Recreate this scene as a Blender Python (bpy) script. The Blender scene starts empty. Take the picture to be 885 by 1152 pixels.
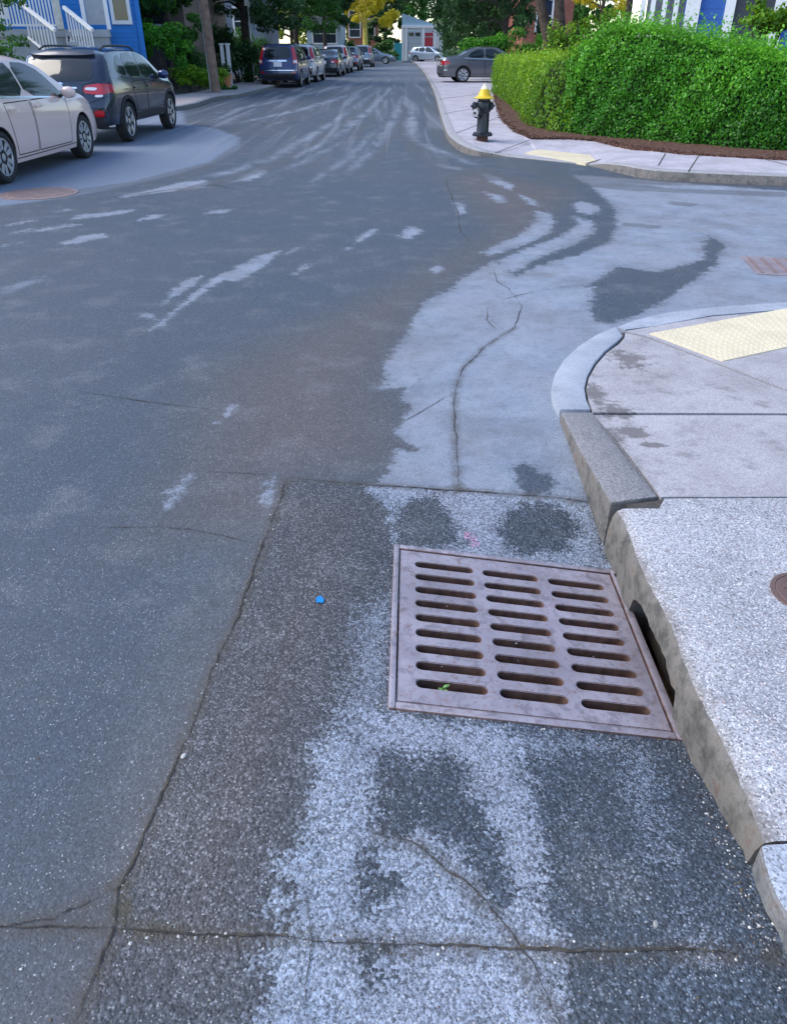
import bpy, bmesh, math, random
import numpy as np
from mathutils import Vector, Matrix
from mathutils.bvhtree import BVHTree
R_ = math.radians
random.seed(7); rng = np.random.default_rng(7)
SC = bpy.context.scene
COL = SC.collection

# ------------------------------------------------------------------ camera
CX, CY, F, HOR, HC = 442.5, 576.0, 850.0, 52.0, 1.57
PITCH = math.atan2(CY - HOR, F)
cam = bpy.data.objects.new("camera", bpy.data.cameras.new("camera")); COL.objects.link(cam)
cam.location = (0, 0, HC); cam.rotation_euler = (math.pi / 2 - PITCH, 0, 0)
cam.data.sensor_fit = 'VERTICAL'; cam.data.sensor_height = 36; cam.data.lens = F / 1152 * 36
cam.data.clip_start = .02; cam.data.clip_end = 3000
SC.camera = cam
cp, sp = math.cos(PITCH), math.sin(PITCH)

def sstep(a, b, x):
    t = np.clip((np.asarray(x, float) - a) / (b - a), 0, 1); return t * t * (3 - 2 * t)

# the grate sits in the gutter: a plane falling towards the kerb
GQ = dict(c=(.4053, 1.8714), yaw=-.0249, s=.832, tx=.128, ty=-.0325, z0=-.03)
_e1 = np.array([math.cos(GQ['yaw']), math.sin(GQ['yaw']), -GQ['tx']]); _e1 /= np.linalg.norm(_e1)
_e2 = np.array([-math.sin(GQ['yaw']), math.cos(GQ['yaw']), GQ['ty']]); _e2 -= _e2.dot(_e1) * _e1; _e2 /= np.linalg.norm(_e2)

def zroad(x, y):
    x = np.asarray(x, float); y = np.asarray(y, float)
    dx = x - GQ['c'][0]; dy = y - GQ['c'][1]
    zp = GQ['z0'] - GQ['tx'] * dx + GQ['ty'] * dy
    ex = np.maximum(np.abs(dx) - .44, 0); ey = np.maximum(np.abs(dy) - .43, 0)
    w = 1 - sstep(0.0, .75, np.hypot(ex, ey))
    return zp * w + .045 * sstep(.05, .80, x) * (1 - sstep(.95, 1.42, y)) * (1 - sstep(1.1, 1.6, x))

def zwalk(x, y):
    return .10 - .075 * sstep(2.45, 3.9, y)

def gp(px, py, zf=None):
    """pixel of the photograph -> point on the road (or on the height given)"""
    dx, dy = px - CX, CY - py
    v = np.array([dx / F, cp + dy / F * sp, -sp + dy / F * cp])
    z = 0.0
    for _ in range(12):
        t = (z - HC) / v[2]; x, y = v[0] * t, v[1] * t
        if zf is None: z = float(zroad(x, y))
        elif callable(zf): z = float(zf(x, y))
        else: z = zf
    t = (z - HC) / v[2]
    return Vector((v[0] * t, v[1] * t, z))

def at(px, py, Y):
    """pixel -> point at distance Y"""
    dx, dy = px - CX, CY - py
    v = np.array([dx / F, cp + dy / F * sp, -sp + dy / F * cp]); t = Y / v[1]
    return Vector((v[0] * t, Y, v[2] * t + HC))

# ------------------------------------------------------------------ node helper
class NT:
    def __init__(s, name):
        s.m = bpy.data.materials.new(name); s.m.use_nodes = True; s.t = s.m.node_tree; s.t.nodes.clear()
        s.out = s.n('ShaderNodeOutputMaterial')
    def n(s, typ, **kw):
        nd = s.t.nodes.new(typ)
        for k, v in kw.items(): setattr(nd, k, v)
        return nd
    def link(s, a, b): s.t.links.new(a, b)
    def setin(s, sock, v):
        if v is None: return
        if isinstance(v, bpy.types.NodeSocket): s.link(v, sock)
        else:
            if isinstance(v, (tuple, list)) and len(v) == 3 and sock.type == 'RGBA': v = (*v, 1)
            sock.default_value = v
    def coord(s, kind='Object', scale=(1, 1, 1)):
        c = s.n('ShaderNodeTexCoord'); mp = s.n('ShaderNodeMapping')
        s.link(c.outputs[kind], mp.inputs['Vector']); mp.inputs['Scale'].default_value = scale
        return mp.outputs[0]
    def noise(s, vec, scale, detail=4, rough=.55, out='Fac', dist=0.0):
        nd = s.n('ShaderNodeTexNoise'); s.link(vec, nd.inputs['Vector'])
        nd.inputs['Scale'].default_value = scale; nd.inputs['Detail'].default_value = detail
        nd.inputs['Roughness'].default_value = rough; nd.inputs['Distortion'].default_value = dist
        return nd.outputs[out]
    def voro(s, vec, scale, feature='F1', out='Color', rnd=1.0):
        nd = s.n('ShaderNodeTexVoronoi', feature=feature); s.link(vec, nd.inputs['Vector'])
        nd.inputs['Scale'].default_value = scale; nd.inputs['Randomness'].default_value = rnd
        return nd.outputs[out]
    def ramp(s, fac, stops, interp='LINEAR'):
        nd = s.n('ShaderNodeValToRGB'); nd.color_ramp.interpolation = interp
        el = nd.color_ramp.elements
        while len(el) < len(stops): el.new(.5)
        for e, (p, c) in zip(el, stops):
            e.position = p; e.color = (*c, 1) if isinstance(c, (tuple, list)) else (c, c, c, 1)
        s.setin(nd.inputs[0], fac); return nd.outputs[0]
    def math(s, op, a, b=None, c=None, clamp=False):
        nd = s.n('ShaderNodeMath', operation=op, use_clamp=clamp)
        s.setin(nd.inputs[0], a); s.setin(nd.inputs[1], b)
        if c is not None: s.setin(nd.inputs[2], c)
        return nd.outputs[0]
    def mapr(s, v, a, b, c=0., d=1., smooth=True):
        nd = s.n('ShaderNodeMapRange', interpolation_type='SMOOTHSTEP' if smooth else 'LINEAR')
        s.setin(nd.inputs[0], v)
        for i, q in enumerate((a, b, c, d)): s.setin(nd.inputs[i + 1], q)
        return nd.outputs[0]
    def mix(s, f, a, b, blend='MIX'):
        nd = s.n('ShaderNodeMix', data_type='RGBA', blend_type=blend)
        s.setin(nd.inputs[0], f); s.setin(nd.inputs[6], a); s.setin(nd.inputs[7], b); return nd.outputs[2]
    def attr(s, name):
        return s.n('ShaderNodeAttribute', attribute_name=name).outputs['Fac']
    def bump(s, h, strength=.3, dist=.01, normal=None):
        nd = s.n('ShaderNodeBump'); s.setin(nd.inputs['Height'], h)
        nd.inputs['Strength'].default_value = strength; nd.inputs['Distance'].default_value = dist
        if normal is not None: s.link(normal, nd.inputs['Normal'])
        return nd.outputs[0]
    def pbsdf(s, col, rough=.6, metal=0., normal=None, **kw):
        nd = s.n('ShaderNodeBsdfPrincipled'); s.setin(nd.inputs['Base Color'], col)
        s.setin(nd.inputs['Roughness'], rough); s.setin(nd.inputs['Metallic'], metal)
        for k, v in kw.items(): s.setin(nd.inputs[k.replace('_', ' ')], v)
        if normal is not None: s.link(normal, nd.inputs['Normal'])
        s.link(nd.outputs[0], s.out.inputs[0]); return nd

def simple(name, col, rough=.6, metal=0., var=.18, scale=8., bump=0., **kw):
    n = NT(name); v = n.coord()
    f = n.noise(v, scale, 5)
    lo = tuple(c * (1 - var) for c in col); hi = tuple(min(1, c * (1 + var)) for c in col)
    c = n.ramp(f, [(.3, lo), (.7, hi)])
    nm = n.bump(n.noise(v, scale * 6, 4), bump, .01) if bump else None
    n.pbsdf(c, rough, metal, nm, **kw); return n.m

def paint(name, col, metal=.0, rough=.35):
    n = NT(name); v = n.coord()
    f = n.noise(v, 3, 4)
    dust = n.noise(v, 40, 4)
    c = n.mix(n.mapr(f, .35, .7, 0, .04), col, (.35, .33, .30))
    n.pbsdf(c, n.mapr(dust, .3, .7, rough - .01, rough + .02), metal, None, Coat_Weight=.8, Coat_Roughness=.06); return n.m

# ------------------------------------------------------------------ mesh helper
class MB:
    def __init__(s): s.v = []; s.f = []; s.mi = []
    def add(s, vs, fs, mi=0):
        o = len(s.v); s.v += [tuple(v) for v in vs]; s.f += [tuple(i + o for i in f) for f in fs]; s.mi += [mi] * len(fs); return s
    def box(s, c, d, rot=None, mi=0):
        c = Vector(c); M = rot if rot is not None else Matrix.Identity(3)
        if not isinstance(M, Matrix): M = Matrix.Rotation(M, 3, 'Z')
        vs = [c + M @ Vector((d[0] * a / 2, d[1] * b / 2, d[2] * e / 2)) for a in (-1, 1) for b in (-1, 1) for e in (-1, 1)]
        return s.add(vs, [(0, 1, 3, 2), (4, 6, 7, 5), (0, 4, 5, 1), (2, 3, 7, 6), (0, 2, 6, 4), (1, 5, 7, 3)], mi)
    def bar(s, a, b, w, h, mi=0, up=(0, 0, 1)):
        a = Vector(a); b = Vector(b); d = b - a; L = d.length; x = d / L
        y = Vector(up).cross(x)
        if y.length < 1e-4: y = Vector((0, 1, 0)).cross(x)
        y.normalize(); z = x.cross(y)
        return s.box((a + b) / 2, (L, w, h), Matrix((x, y, z)).transposed(), mi)
    def tube(s, pts, r, n=10, mi=0, cap=True):
        pts = [Vector(p) for p in pts]; rs = r if isinstance(r, (list, tuple)) else [r] * len(pts); vs = []; prev = None
        for i, p in enumerate(pts):
            t = (pts[min(i + 1, len(pts) - 1)] - pts[max(i - 1, 0)]).normalized()
            if prev is None:
                a = Vector((0, 0, 1)) if abs(t.z) < .9 else Vector((1, 0, 0)); prev = t.cross(a).normalized()
            u = (prev - t * prev.dot(t)).normalized(); prev = u; w = t.cross(u)
            vs += [p + (u * math.cos(k * 2 * math.pi / n) + w * math.sin(k * 2 * math.pi / n)) * rs[i] for k in range(n)]
        fs = [(i * n + k, i * n + (k + 1) % n, (i + 1) * n + (k + 1) % n, (i + 1) * n + k) for i in range(len(pts) - 1) for k in range(n)]
        if cap: fs += [tuple(range(n))[::-1], tuple((len(pts) - 1) * n + k for k in range(n))]
        return s.add(vs, fs, mi)
    def lathe(s, prof, n=24, M=None, mi=0, closed=False):
        vs = []
        for (r, z) in prof:
            vs += [Vector((r * math.cos(k * 2 * math.pi / n), r * math.sin(k * 2 * math.pi / n), z)) for k in range(n)]
        if M is not None: vs = [M @ v for v in vs]
        m = len(prof); fs = []
        for i in range(m if closed else m - 1):
            j = (i + 1) % m
            fs += [(i * n + k, i * n + (k + 1) % n, j * n + (k + 1) % n, j * n + k) for k in range(n)]
        if not closed: fs += [tuple(range(n))[::-1], tuple((m - 1) * n + k for k in range(n))]
        return s.add(vs, fs, mi)
    def prism(s, poly, z0, z1, mi=0):
        """poly: list of (x,y) or (x,y,ztop); z0 scalar or list, z1 scalar (or None: per-point)"""
        n = len(poly)
        zt = [p[2] if z1 is None else z1 for p in poly]; zb = z0 if isinstance(z0, (list, tuple)) else [z0] * n
        vs = [(p[0], p[1], zb[i]) for i, p in enumerate(poly)] + [(p[0], p[1], zt[i]) for i, p in enumerate(poly)]
        fs = [tuple(range(n))[::-1], tuple(range(n, 2 * n))] + [(i, (i + 1) % n, n + (i + 1) % n, n + i) for i in range(n)]
        return s.add(vs, fs, mi)
    def build(s, name, mat, parent=None, smooth=None, bevel=0., seg=2, loc=None):
        me = bpy.data.meshes.new(name); me.from_pydata(s.v, [], s.f)
        bm = bmesh.new(); bm.from_mesh(me)
        for f, i in zip(bm.faces, s.mi): f.material_index = i
        bmesh.ops.remove_doubles(bm, verts=bm.verts, dist=1e-5)
        bmesh.ops.recalc_face_normals(bm, faces=bm.faces)
        if bevel > 0:
            es = [e for e in bm.edges if len(e.link_faces) == 2 and e.calc_face_angle(0) > R_(25)]
            bmesh.ops.bevel(bm, geom=es, offset=bevel, segments=seg, profile=.5, affect='EDGES', clamp_overlap=True)
        bm.to_mesh(me); bm.free()
        for m in (mat if isinstance(mat, (list, tuple)) else [mat]): me.materials.append(m)
        if smooth or bevel > 0:
            me.shade_smooth(); me.set_sharp_from_angle(angle=R_(smooth if smooth else 32))
        o = bpy.data.objects.new(name, me); COL.objects.link(o)
        if parent is not None: o.parent = parent
        if loc is not None: o.location = loc
        return o

def tag(o, label=None, cat=None, group=None, kind=None):
    if label: o['label'] = label
    if cat: o['category'] = cat
    if group: o['group'] = group
    if kind: o['kind'] = kind
    return o
def thing(name, label, cat, loc=(0, 0, 0), rz=0., group=None):
    o = bpy.data.objects.new(name, None); COL.objects.link(o); o.location = loc; o.rotation_euler = (0, 0, rz)
    o.empty_display_size = .2
    return tag(o, label, cat, group)

def np_mesh(name, V, Q, mat, parent=None, attrs=None, smooth=False):
    """V (n,3), Q (m,4) quads"""
    me = bpy.data.meshes.new(name)
    me.vertices.add(len(V)); me.vertices.foreach_set('co', np.asarray(V, np.float32).ravel())
    k = Q.shape[1]
    me.loops.add(Q.size); me.loops.foreach_set('vertex_index', Q.astype(np.int32).ravel())
    me.polygons.add(len(Q)); me.polygons.foreach_set('loop_start', np.arange(0, Q.size, k, dtype=np.int32))
    me.update(calc_edges=True)
    for nm, a in (attrs or {}).items():
        at_ = me.attributes.new(nm, 'FLOAT', 'POINT'); at_.data.foreach_set('value', np.asarray(a, np.float32))
    for m in (mat if isinstance(mat, (list, tuple)) else [mat]): me.materials.append(m)
    if smooth: me.polygons.foreach_set('use_smooth', np.ones(len(Q), bool))
    o = bpy.data.objects.new(name, me); COL.objects.link(o)
    if parent is not None: o.parent = parent
    return o
# ------------------------------------------------------------------ ground materials
def mat_road():
    n = NT('asphalt'); v = n.coord()
    sd = n.attr('light'); tone = n.attr('tone'); warm = n.attr('warm'); patch = n.attr('patch'); faint = n.attr('faint'); tyre = n.attr('tyre')
    stone = n.voro(v, 140); stone_v = n.n('ShaderNodeSeparateColor'); n.link(stone, stone_v.inputs[0])
    s1 = stone_v.outputs[0]; s2 = stone_v.outputs[1]
    vd = n.voro(v, 140, out='Distance')
    fine = n.voro(v, 320); fs = n.n('ShaderNodeSeparateColor'); n.link(fine, fs.inputs[0])
    n1 = n.noise(v, 3.2, 6, .6); n2 = n.noise(v, 17, 5, .65); n3 = n.noise(v, .55, 4); n4 = n.noise(v, 60, 3)
    pk = n.mapr(patch, -.015, .015)
    # dark asphalt
    base = n.mix(n.mapr(n3, .35, .65), (.052, .071, .096), (.064, .077, .098))
    base = n.mix(n.math('MULTIPLY', n.mapr(warm, -.4, .45), .75), base, (.110, .091, .085))
    base = n.mix(n.mapr(n2, .3, .72), base, n.mix(.35, base, (.05, .052, .06)))
    base = n.mix(n.mapr(tone, -.1, .1, 0, .9), base, (.155, .195, .265))
    base = n.mix(n.math('MULTIPLY', n.mapr(n1, .5, .75), .4), base, (.155, .157, .168))
    # stones showing: few and small outside the patch, coarse inside
    grain = n.math('ADD', n.math('MULTIPLY', n.math('SUBTRACT', s1, .5), n.math('ADD', .5, n.math('MULTIPLY', pk, .5))),
                   n.math('MULTIPLY', n.math('SUBTRACT', fs.outputs[0], .5), .65))
    vo2 = n.voro(v, 270); s2v = n.n('ShaderNodeSeparateColor'); n.link(vo2, s2v.inputs[0]); vd2 = n.voro(v, 270, out='Distance')
    st1 = n.math('MULTIPLY', n.math('POWER', s1, 4.), n.mapr(vd, .40, .62, 1, .25)); st2_ = n.math('MULTIPLY', n.math('POWER', s2v.outputs[0], 4.), n.mapr(vd2, .40, .62, 1, .25))
    stn = n.math('MAXIMUM', st1, n.math('MULTIPLY', st2_, .8))
    g = n.math('MULTIPLY', n.mapr(grain, -.7, .7, .55, 1.42, False), n.math('ADD', n.math('SUBTRACT', 1., n.math('MULTIPLY', pk, .32)), n.math('MULTIPLY', stn, n.math('ADD', .3, n.math('MULTIPLY', n.math('MULTIPLY', pk, n.mapr(n.noise(v, 26, 4, .6), .35, .65, .45, 1.25)), 1.0)))))
    base = n.mix(1, base, n.n('ShaderNodeCombineColor').outputs[0], 'MULTIPLY') if False else base
    gc = n.n('ShaderNodeCombineColor'); [n.link(g, gc.inputs[i]) for i in range(3)]
    base = n.mix(1, base, gc.outputs[0], 'MULTIPLY')
    pale = n.math('MULTIPLY', n.math('MULTIPLY', n.math('GREATER_THAN', s2, .93), pk), n.mapr(n.math('ADD', vd, n.math('MULTIPLY', n4, .3)), .32, .62, 1, 0))
    base = n.mix(n.math('MULTIPLY', pale, .6), base, (.36, .36, .38))
    chip = n.math('MULTIPLY', n.math('GREATER_THAN', fs.outputs[2], n.math('SUBTRACT', .985, n.math('MULTIPLY', n.mapr(n1, .4, .7), .03))), n.math('ADD', .25, n.math('MULTIPLY', fs.outputs[0], .75)))
    base = n.mix(n.math('MULTIPLY', chip, .75), base, (.42, .43, .46))
    # dry, salted areas with ragged edges
    wob = n.math('ADD', n.math('MULTIPLY', n.math('SUBTRACT', n2, .5), .11), n.math('MULTIPLY', n.math('SUBTRACT', n4, .5), .05))
    sepw = n.n('ShaderNodeSeparateXYZ'); n.link(n.coord(), sepw.inputs[0])
    dist = n.mapr(sepw.outputs[1], 2.5, 14., 1.0, 3.2, False)
    n5 = n.noise(v, 7.5, 6, .68); big = n.math('MULTIPLY', n.math('SUBTRACT', n5, .5), .10)
    wob = n.math('MULTIPLY', n.math('ADD', wob, big), dist)
    wob = n.math('ADD', wob, n.math('MULTIPLY', n.math('SUBTRACT', s1, .5), n.math('MULTIPLY', pk, .030)))
    lm = n.math('MULTIPLY', n.math('ADD', n.math('MULTIPLY', n.mapr(n.math('ADD', sd, wob), -.018, .022), .72), n.math('MULTIPLY', n.mapr(n.math('ADD', sd, n.math('MULTIPLY', wob, 1.6)), -.05, .12), .28)), n.mapr(n.noise(v, 11, 6, .7), .28, .52, .68, 1))
    lcol = n.mix(n.mapr(n1, .3, .7), (.215, .255, .325), (.280, .318, .388))
    lcol = n.mix(n.mapr(n.noise(v, 1.1, 5), .42, .62), lcol, (.255, .275, .335))
    worn = n.math('MULTIPLY', n.mapr(n.noise(v, 1.7, 6, .66), .44, .66, 0, .55), n.math('SUBTRACT', 1., pk))
    lcol = n.mix(worn, lcol, (.150, .158, .182))
    lcol = n.mix(n.math('MULTIPLY', n.mapr(n.noise(v, .9, 5, .6), .55, .68, 0, .45), n.math('SUBTRACT', 1., pk)), lcol, (.165, .148, .142))
    lg = n.mapr(grain, -.7, .7, n.math('SUBTRACT', .74, n.math('MULTIPLY', pk, .34)), n.math('ADD', 1.28, n.math('MULTIPLY', pk, .36)), False); lc = n.n('ShaderNodeCombineColor'); [n.link(lg, lc.inputs[i]) for i in range(3)]
    lcol = n.mix(1, lcol, lc.outputs[0], 'MULTIPLY')
    dk = n.math('MULTIPLY', n.math('GREATER_THAN', fs.outputs[1], .88), n.math('ADD', .3, n.math('MULTIPLY', pk, .5)))
    lcol = n.mix(dk, lcol, (.08, .08, .09))
    brt = n.math('MULTIPLY', n.math('GREATER_THAN', s2, .86), n.math('MULTIPLY', pk, n.mapr(vd, .3, .5, .7, 0)))
    lcol = n.mix(brt, lcol, (.50, .51, .54))
    col = n.mix(n.math('MULTIPLY', lm, .93), base, lcol)
    halo = n.attr('seam'); hm = n.math('MULTIPLY', n.mapr(n.math('ADD', halo, n.math('MULTIPLY', n.math('SUBTRACT', n4, .5), .03)), .0, .042, .62, 0), n.mapr(n2, .35, .6, .35, 1))
    fm = n.math('MULTIPLY', n.mapr(n.math('ADD', faint, n.math('ADD', wob, n.math('MULTIPLY', n.math('SUBTRACT', fs.outputs[2], .5), .10))), -.01, .03), .55)
    col = n.mix(fm, col, lcol)
    col = n.mix(n.math('MULTIPLY', n.mapr(n.math('ADD', tyre, n.math('MULTIPLY', wob, .5)), -.03, .03), .55), col, (.075, .078, .085))
    col = n.mix(hm, col, (.062, .052, .040))
    col = n.mix(n.mapr(n.math('ADD', n.attr('moss'), n.math('MULTIPLY', n.math('SUBTRACT', n2, .5), .10)), -.02, .03, 0, .75), col, (.062, .054, .032))
    # far carriageway: worn streaks along the street
    swm = n.math('MULTIPLY', n.mapr(n.math('ADD', n.attr('sweep'), n.math('MULTIPLY', big, 3.)), -.10, .16), n.mapr(n.noise(n.coord('Object', (1, .35, 1)), 2.2, 6, .7), .34, .62, 0, .78))
    col = n.mix(swm, col, lcol)
    vs = n.coord('Object', (1.9, .07, 1)); sx = n.noise(vs, 1.6, 6, .62, dist=.6)
    sepv = n.n('ShaderNodeSeparateXYZ'); n.link(n.coord(), sepv.inputs[0]); Y = sepv.outputs[1]
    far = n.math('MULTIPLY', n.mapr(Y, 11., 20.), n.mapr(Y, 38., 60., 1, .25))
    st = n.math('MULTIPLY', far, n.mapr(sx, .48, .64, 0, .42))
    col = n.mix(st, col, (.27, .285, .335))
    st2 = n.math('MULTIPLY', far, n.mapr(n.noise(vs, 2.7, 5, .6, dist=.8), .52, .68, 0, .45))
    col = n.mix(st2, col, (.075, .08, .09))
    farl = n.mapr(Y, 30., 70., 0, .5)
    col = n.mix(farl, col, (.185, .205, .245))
    hgt = n.math('ADD', n.math('MULTIPLY', n.mapr(vd, 0, .7, 1, 0), n.math('ADD', .35, n.math('MULTIPLY', pk, .65))), n.math('MULTIPLY', fs.outputs[0], .5))
    nm = n.bump(hgt, .55, .004)
    rough = n.mapr(lm, 0, 1, .66, .85)
    n.pbsdf(col, rough, 0, nm, Specular_IOR_Level=.4); return n.m

def mat_crack():
    n = NT('crack_filler'); v = n.coord()
    c = n.ramp(n.noise(v, 35, 5), [(.35, (.020, .018, .016)), (.55, (.052, .044, .036)), (.75, (.11, .09, .062))])
    n.pbsdf(c, .95); return n.m
DIRT = [(.28, (.024, .022, .021)), (.42, (.075, .067, .058)), (.55, (.150, .135, .118)), (.66, (.125, .082, .06)), (.76, (.05, .045, .038))]
def mat_concrete(name, col, spk=.0, stain=.35, scale=150., pebble=False, face=False, spots=()):
    n = NT(name); v = n.coord()
    n1 = n.noise(v, 2.2, 6, .6); n2 = n.noise(v, 22, 5, .6)
    c = n.mix(n.mapr(n1, .3, .7), tuple(x * .82 for x in col), tuple(min(1, x * 1.1) for x in col))
    c = n.mix(n.mapr(n.noise(v, 5.5, 6, .65), .52, .70, 0, stain), c, tuple(x * .42 for x in col))
    vo = n.voro(v, scale); sp_ = n.n('ShaderNodeSeparateColor'); n.link(vo, sp_.inputs[0])
    g = n.mapr(sp_.outputs[0], 0, 1, 1 - spk, 1 + spk, False); gc = n.n('ShaderNodeCombineColor'); [n.link(g, gc.inputs[i]) for i in range(3)]
    c = n.mix(1, c, gc.outputs[0], 'MULTIPLY')
    if pebble:
        c = n.mix(n.math('MULTIPLY', n.math('GREATER_THAN', sp_.outputs[1], .87), .75), c, (.10, .095, .10))
        c = n.mix(n.math('MULTIPLY', n.math('GREATER_THAN', sp_.outputs[2], .86), .6), c, (.80, .79, .82))
        c = n.mix(n.math('MULTIPLY', n.math('GREATER_THAN', sp_.outputs[0], .93), .4), c, (.50, .34, .28))
    c = n.mix(n.mapr(n2, .62, .75, 0, .3), c, tuple(x * .5 for x in col))
    if spots:      # dirt washed up along the kerb
        sep = n.n('ShaderNodeSeparateXYZ'); n.link(n.coord(), sep.inputs[0]); acc = None
        for (p, rx, ry) in spots:
            ax = n.math('POWER', n.math('DIVIDE', n.math('SUBTRACT', sep.outputs[0], p.x), rx), 2.); ay = n.math('POWER', n.math('DIVIDE', n.math('SUBTRACT', sep.outputs[1], p.y), ry), 2.)
            f = n.math('SUBTRACT', 1., n.math('SQRT', n.math('ADD', ax, ay))); acc = f if acc is None else n.math('MAXIMUM', acc, f)
        dn_ = n.math('ADD', n.noise(v, 22, 6, .72), n.math('MULTIPLY', n.noise(v, 5, 5, .6), .6))
        mask = n.mapr(n.math('ADD', n.math('MULTIPLY', acc, .42), n.math('MULTIPLY', dn_, 1.35)), 1.08, 1.36, 0, .72)
        mask = n.math('MULTIPLY', mask, n.mapr(acc, -.6, .2))
        c = n.mix(mask, c, (.085, .075, .07))
    if face:
        sep = n.n('ShaderNodeSeparateXYZ'); n.link(n.coord(), sep.inputs[0])
        e0, e1 = gp(690, 572, zwalk), gp(856, 946, zwalk); dd = (e1 - e0).normalized(); nx_, ny_ = -dd.y, dd.x      # distance from the worn edge
        de = n.math('ADD', n.math('MULTIPLY', n.math('SUBTRACT', sep.outputs[0], e0.x), nx_), n.math('MULTIPLY', n.math('SUBTRACT', sep.outputs[1], e0.y), ny_))
        wn = n.math('ADD', n.noise(v, 14, 6, .72), n.math('MULTIPLY', n.noise(v, 3, 4), .5))
        em = n.mapr(n.math('ADD', n.math('MULTIPLY', de, 9.), wn), .72, 1.25, .72, 0)
        c = n.mix(em, c, (.13, .108, .09))
        geo = n.n('ShaderNodeNewGeometry'); sz = n.n('ShaderNodeSeparateXYZ'); n.link(geo.outputs['True Normal'], sz.inputs[0])
        c = n.mix(n.math('MULTIPLY', n.mapr(sz.outputs[2], .45, .9, 1, 0), .92), c, n.ramp(n.noise(v, 11, 6, .7), DIRT))
    h = n.math('ADD', n.math('MULTIPLY', n2, .6), n.math('MULTIPLY', n.voro(v, scale, out='Distance'), .5))
    n.pbsdf(c, .88, 0, n.bump(h, .4, .003)); return n.m
def mat_granite(name, col, dirt=(.13, .10, .07), edge=.0):
    """kerb stone: pale granite, its road face stained brown by splashed silt"""
    n = NT(name); v = n.coord()
    vo = n.voro(v, 210); s = n.n('ShaderNodeSeparateColor'); n.link(vo, s.inputs[0])
    c = n.mix(n.mapr(s.outputs[0], 0, 1, 0, 1, False), tuple(x * .72 for x in col), tuple(min(1, x * 1.28) for x in col))
    c = n.mix(n.math('MULTIPLY', n.math('GREATER_THAN', s.outputs[1], .85), .75), c, (.10, .10, .105))
    c = n.mix(n.mapr(n.noise(v, 7, 6, .65), .5, .68, 0, .5), c, tuple(x * .55 for x in col))
    geo = n.n('ShaderNodeNewGeometry'); sz = n.n('ShaderNodeSeparateXYZ'); n.link(geo.outputs['True Normal'], sz.inputs[0])
    side = n.mapr(sz.outputs[2], .25, .75, 1, 0)
    dn = n.noise(v, 11, 6, .7)
    dcol = n.ramp(dn, DIRT)
    c = n.mix(n.math('MULTIPLY', side, .85), c, dcol)
    h = n.math('ADD', n.noise(v, 45, 5, .7), n.math('MULTIPLY', n.noise(v, 9, 4), 1.2))
    n.pbsdf(c, .85, 0, n.bump(h, .55, .012)); return n.m
def mat_iron():
    n = NT('worn_cast_iron'); v = n.coord()
    n1 = n.noise(v, 7, 6, .65); n2 = n.noise(v, 38, 5, .65)
    c = n.ramp(n1, [(.28, (.24, .21, .24)), (.5, (.36, .32, .36)), (.72, (.46, .42, .475))])
    c = n.mix(n.mapr(n2, .50, .66, 0, .5), c, (.29, .20, .205))
    c = n.mix(n.mapr(n.noise(v, 16, 6, .7, dist=.5), .52, .62, 0, .6), c, (.16, .14, .165))
    c = n.mix(n.mapr(n.noise(v, 3.5, 6, .65), .46, .64, 0, .6), c, (.165, .14, .155))
    c = n.mix(n.mapr(n.noise(v, 24, 6, .75), .56, .68, 0, .65), c, (.19, .10, .07))
    c = n.mix(n.mapr(n.noise(v, 90, 3), .6, .72, 0, .5), c, (.12, .09, .085))
    geo = n.n('ShaderNodeNewGeometry'); sz = n.n('ShaderNodeSeparateXYZ'); n.link(geo.outputs['True Normal'], sz.inputs[0])
    side = n.mapr(sz.outputs[2], .3, .8, 1, 0)
    rust = n.ramp(n.noise(v, 30, 5), [(.3, (.05, .028, .02)), (.6, (.17, .085, .055)), (.8, (.22, .13, .09))])
    c = n.mix(n.math('MULTIPLY', side, .9), c, rust)
    n.pbsdf(c, n.mapr(n1, .3, .7, .42, .62), .25, n.bump(n.math('ADD', n2, n.math('MULTIPLY', n1, .6)), .35, .003)); return n.m

M_ROAD = mat_road(); M_CRACK = mat_crack()
SPOTS = [(gp(px, py, zwalk), rx, ry) for px, py, rx, ry in ((668, 443, .06, .22), (694, 462, .10, .17), (716, 486, .10, .11), (706, 405, .12, .20), (735, 500, .06, .04), (690, 492, .05, .12))]
M_WALK = mat_concrete('pavement_concrete', (.365, .345, .362), .24, .62, 210., spots=SPOTS)
M_AGG = mat_concrete('exposed_aggregate', (.345, .345, .375), .30, .34, 225., True)
M_FARWALK = mat_concrete('far_pavement_concrete', (.43, .40, .445), .10, .25, 60.)
M_GRAN = mat_granite('kerb_granite', (.40, .40, .44)); M_GRANA = mat_concrete('exposed_aggregate_kerb', (.345, .345, .375), .30, .34, 225., True, True); M_GRAN2 = mat_granite('kerb_granite_grey', (.235, .225, .235))
M_BAND = mat_concrete('pale_kerb_concrete', (.335, .36, .42), .16, .45, 230.)
M_IRON = mat_iron()
M_MUCK = simple('silt', (.10, .062, .042), .95, 0, .5, 14, .6)
M_MULCH = None

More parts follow.
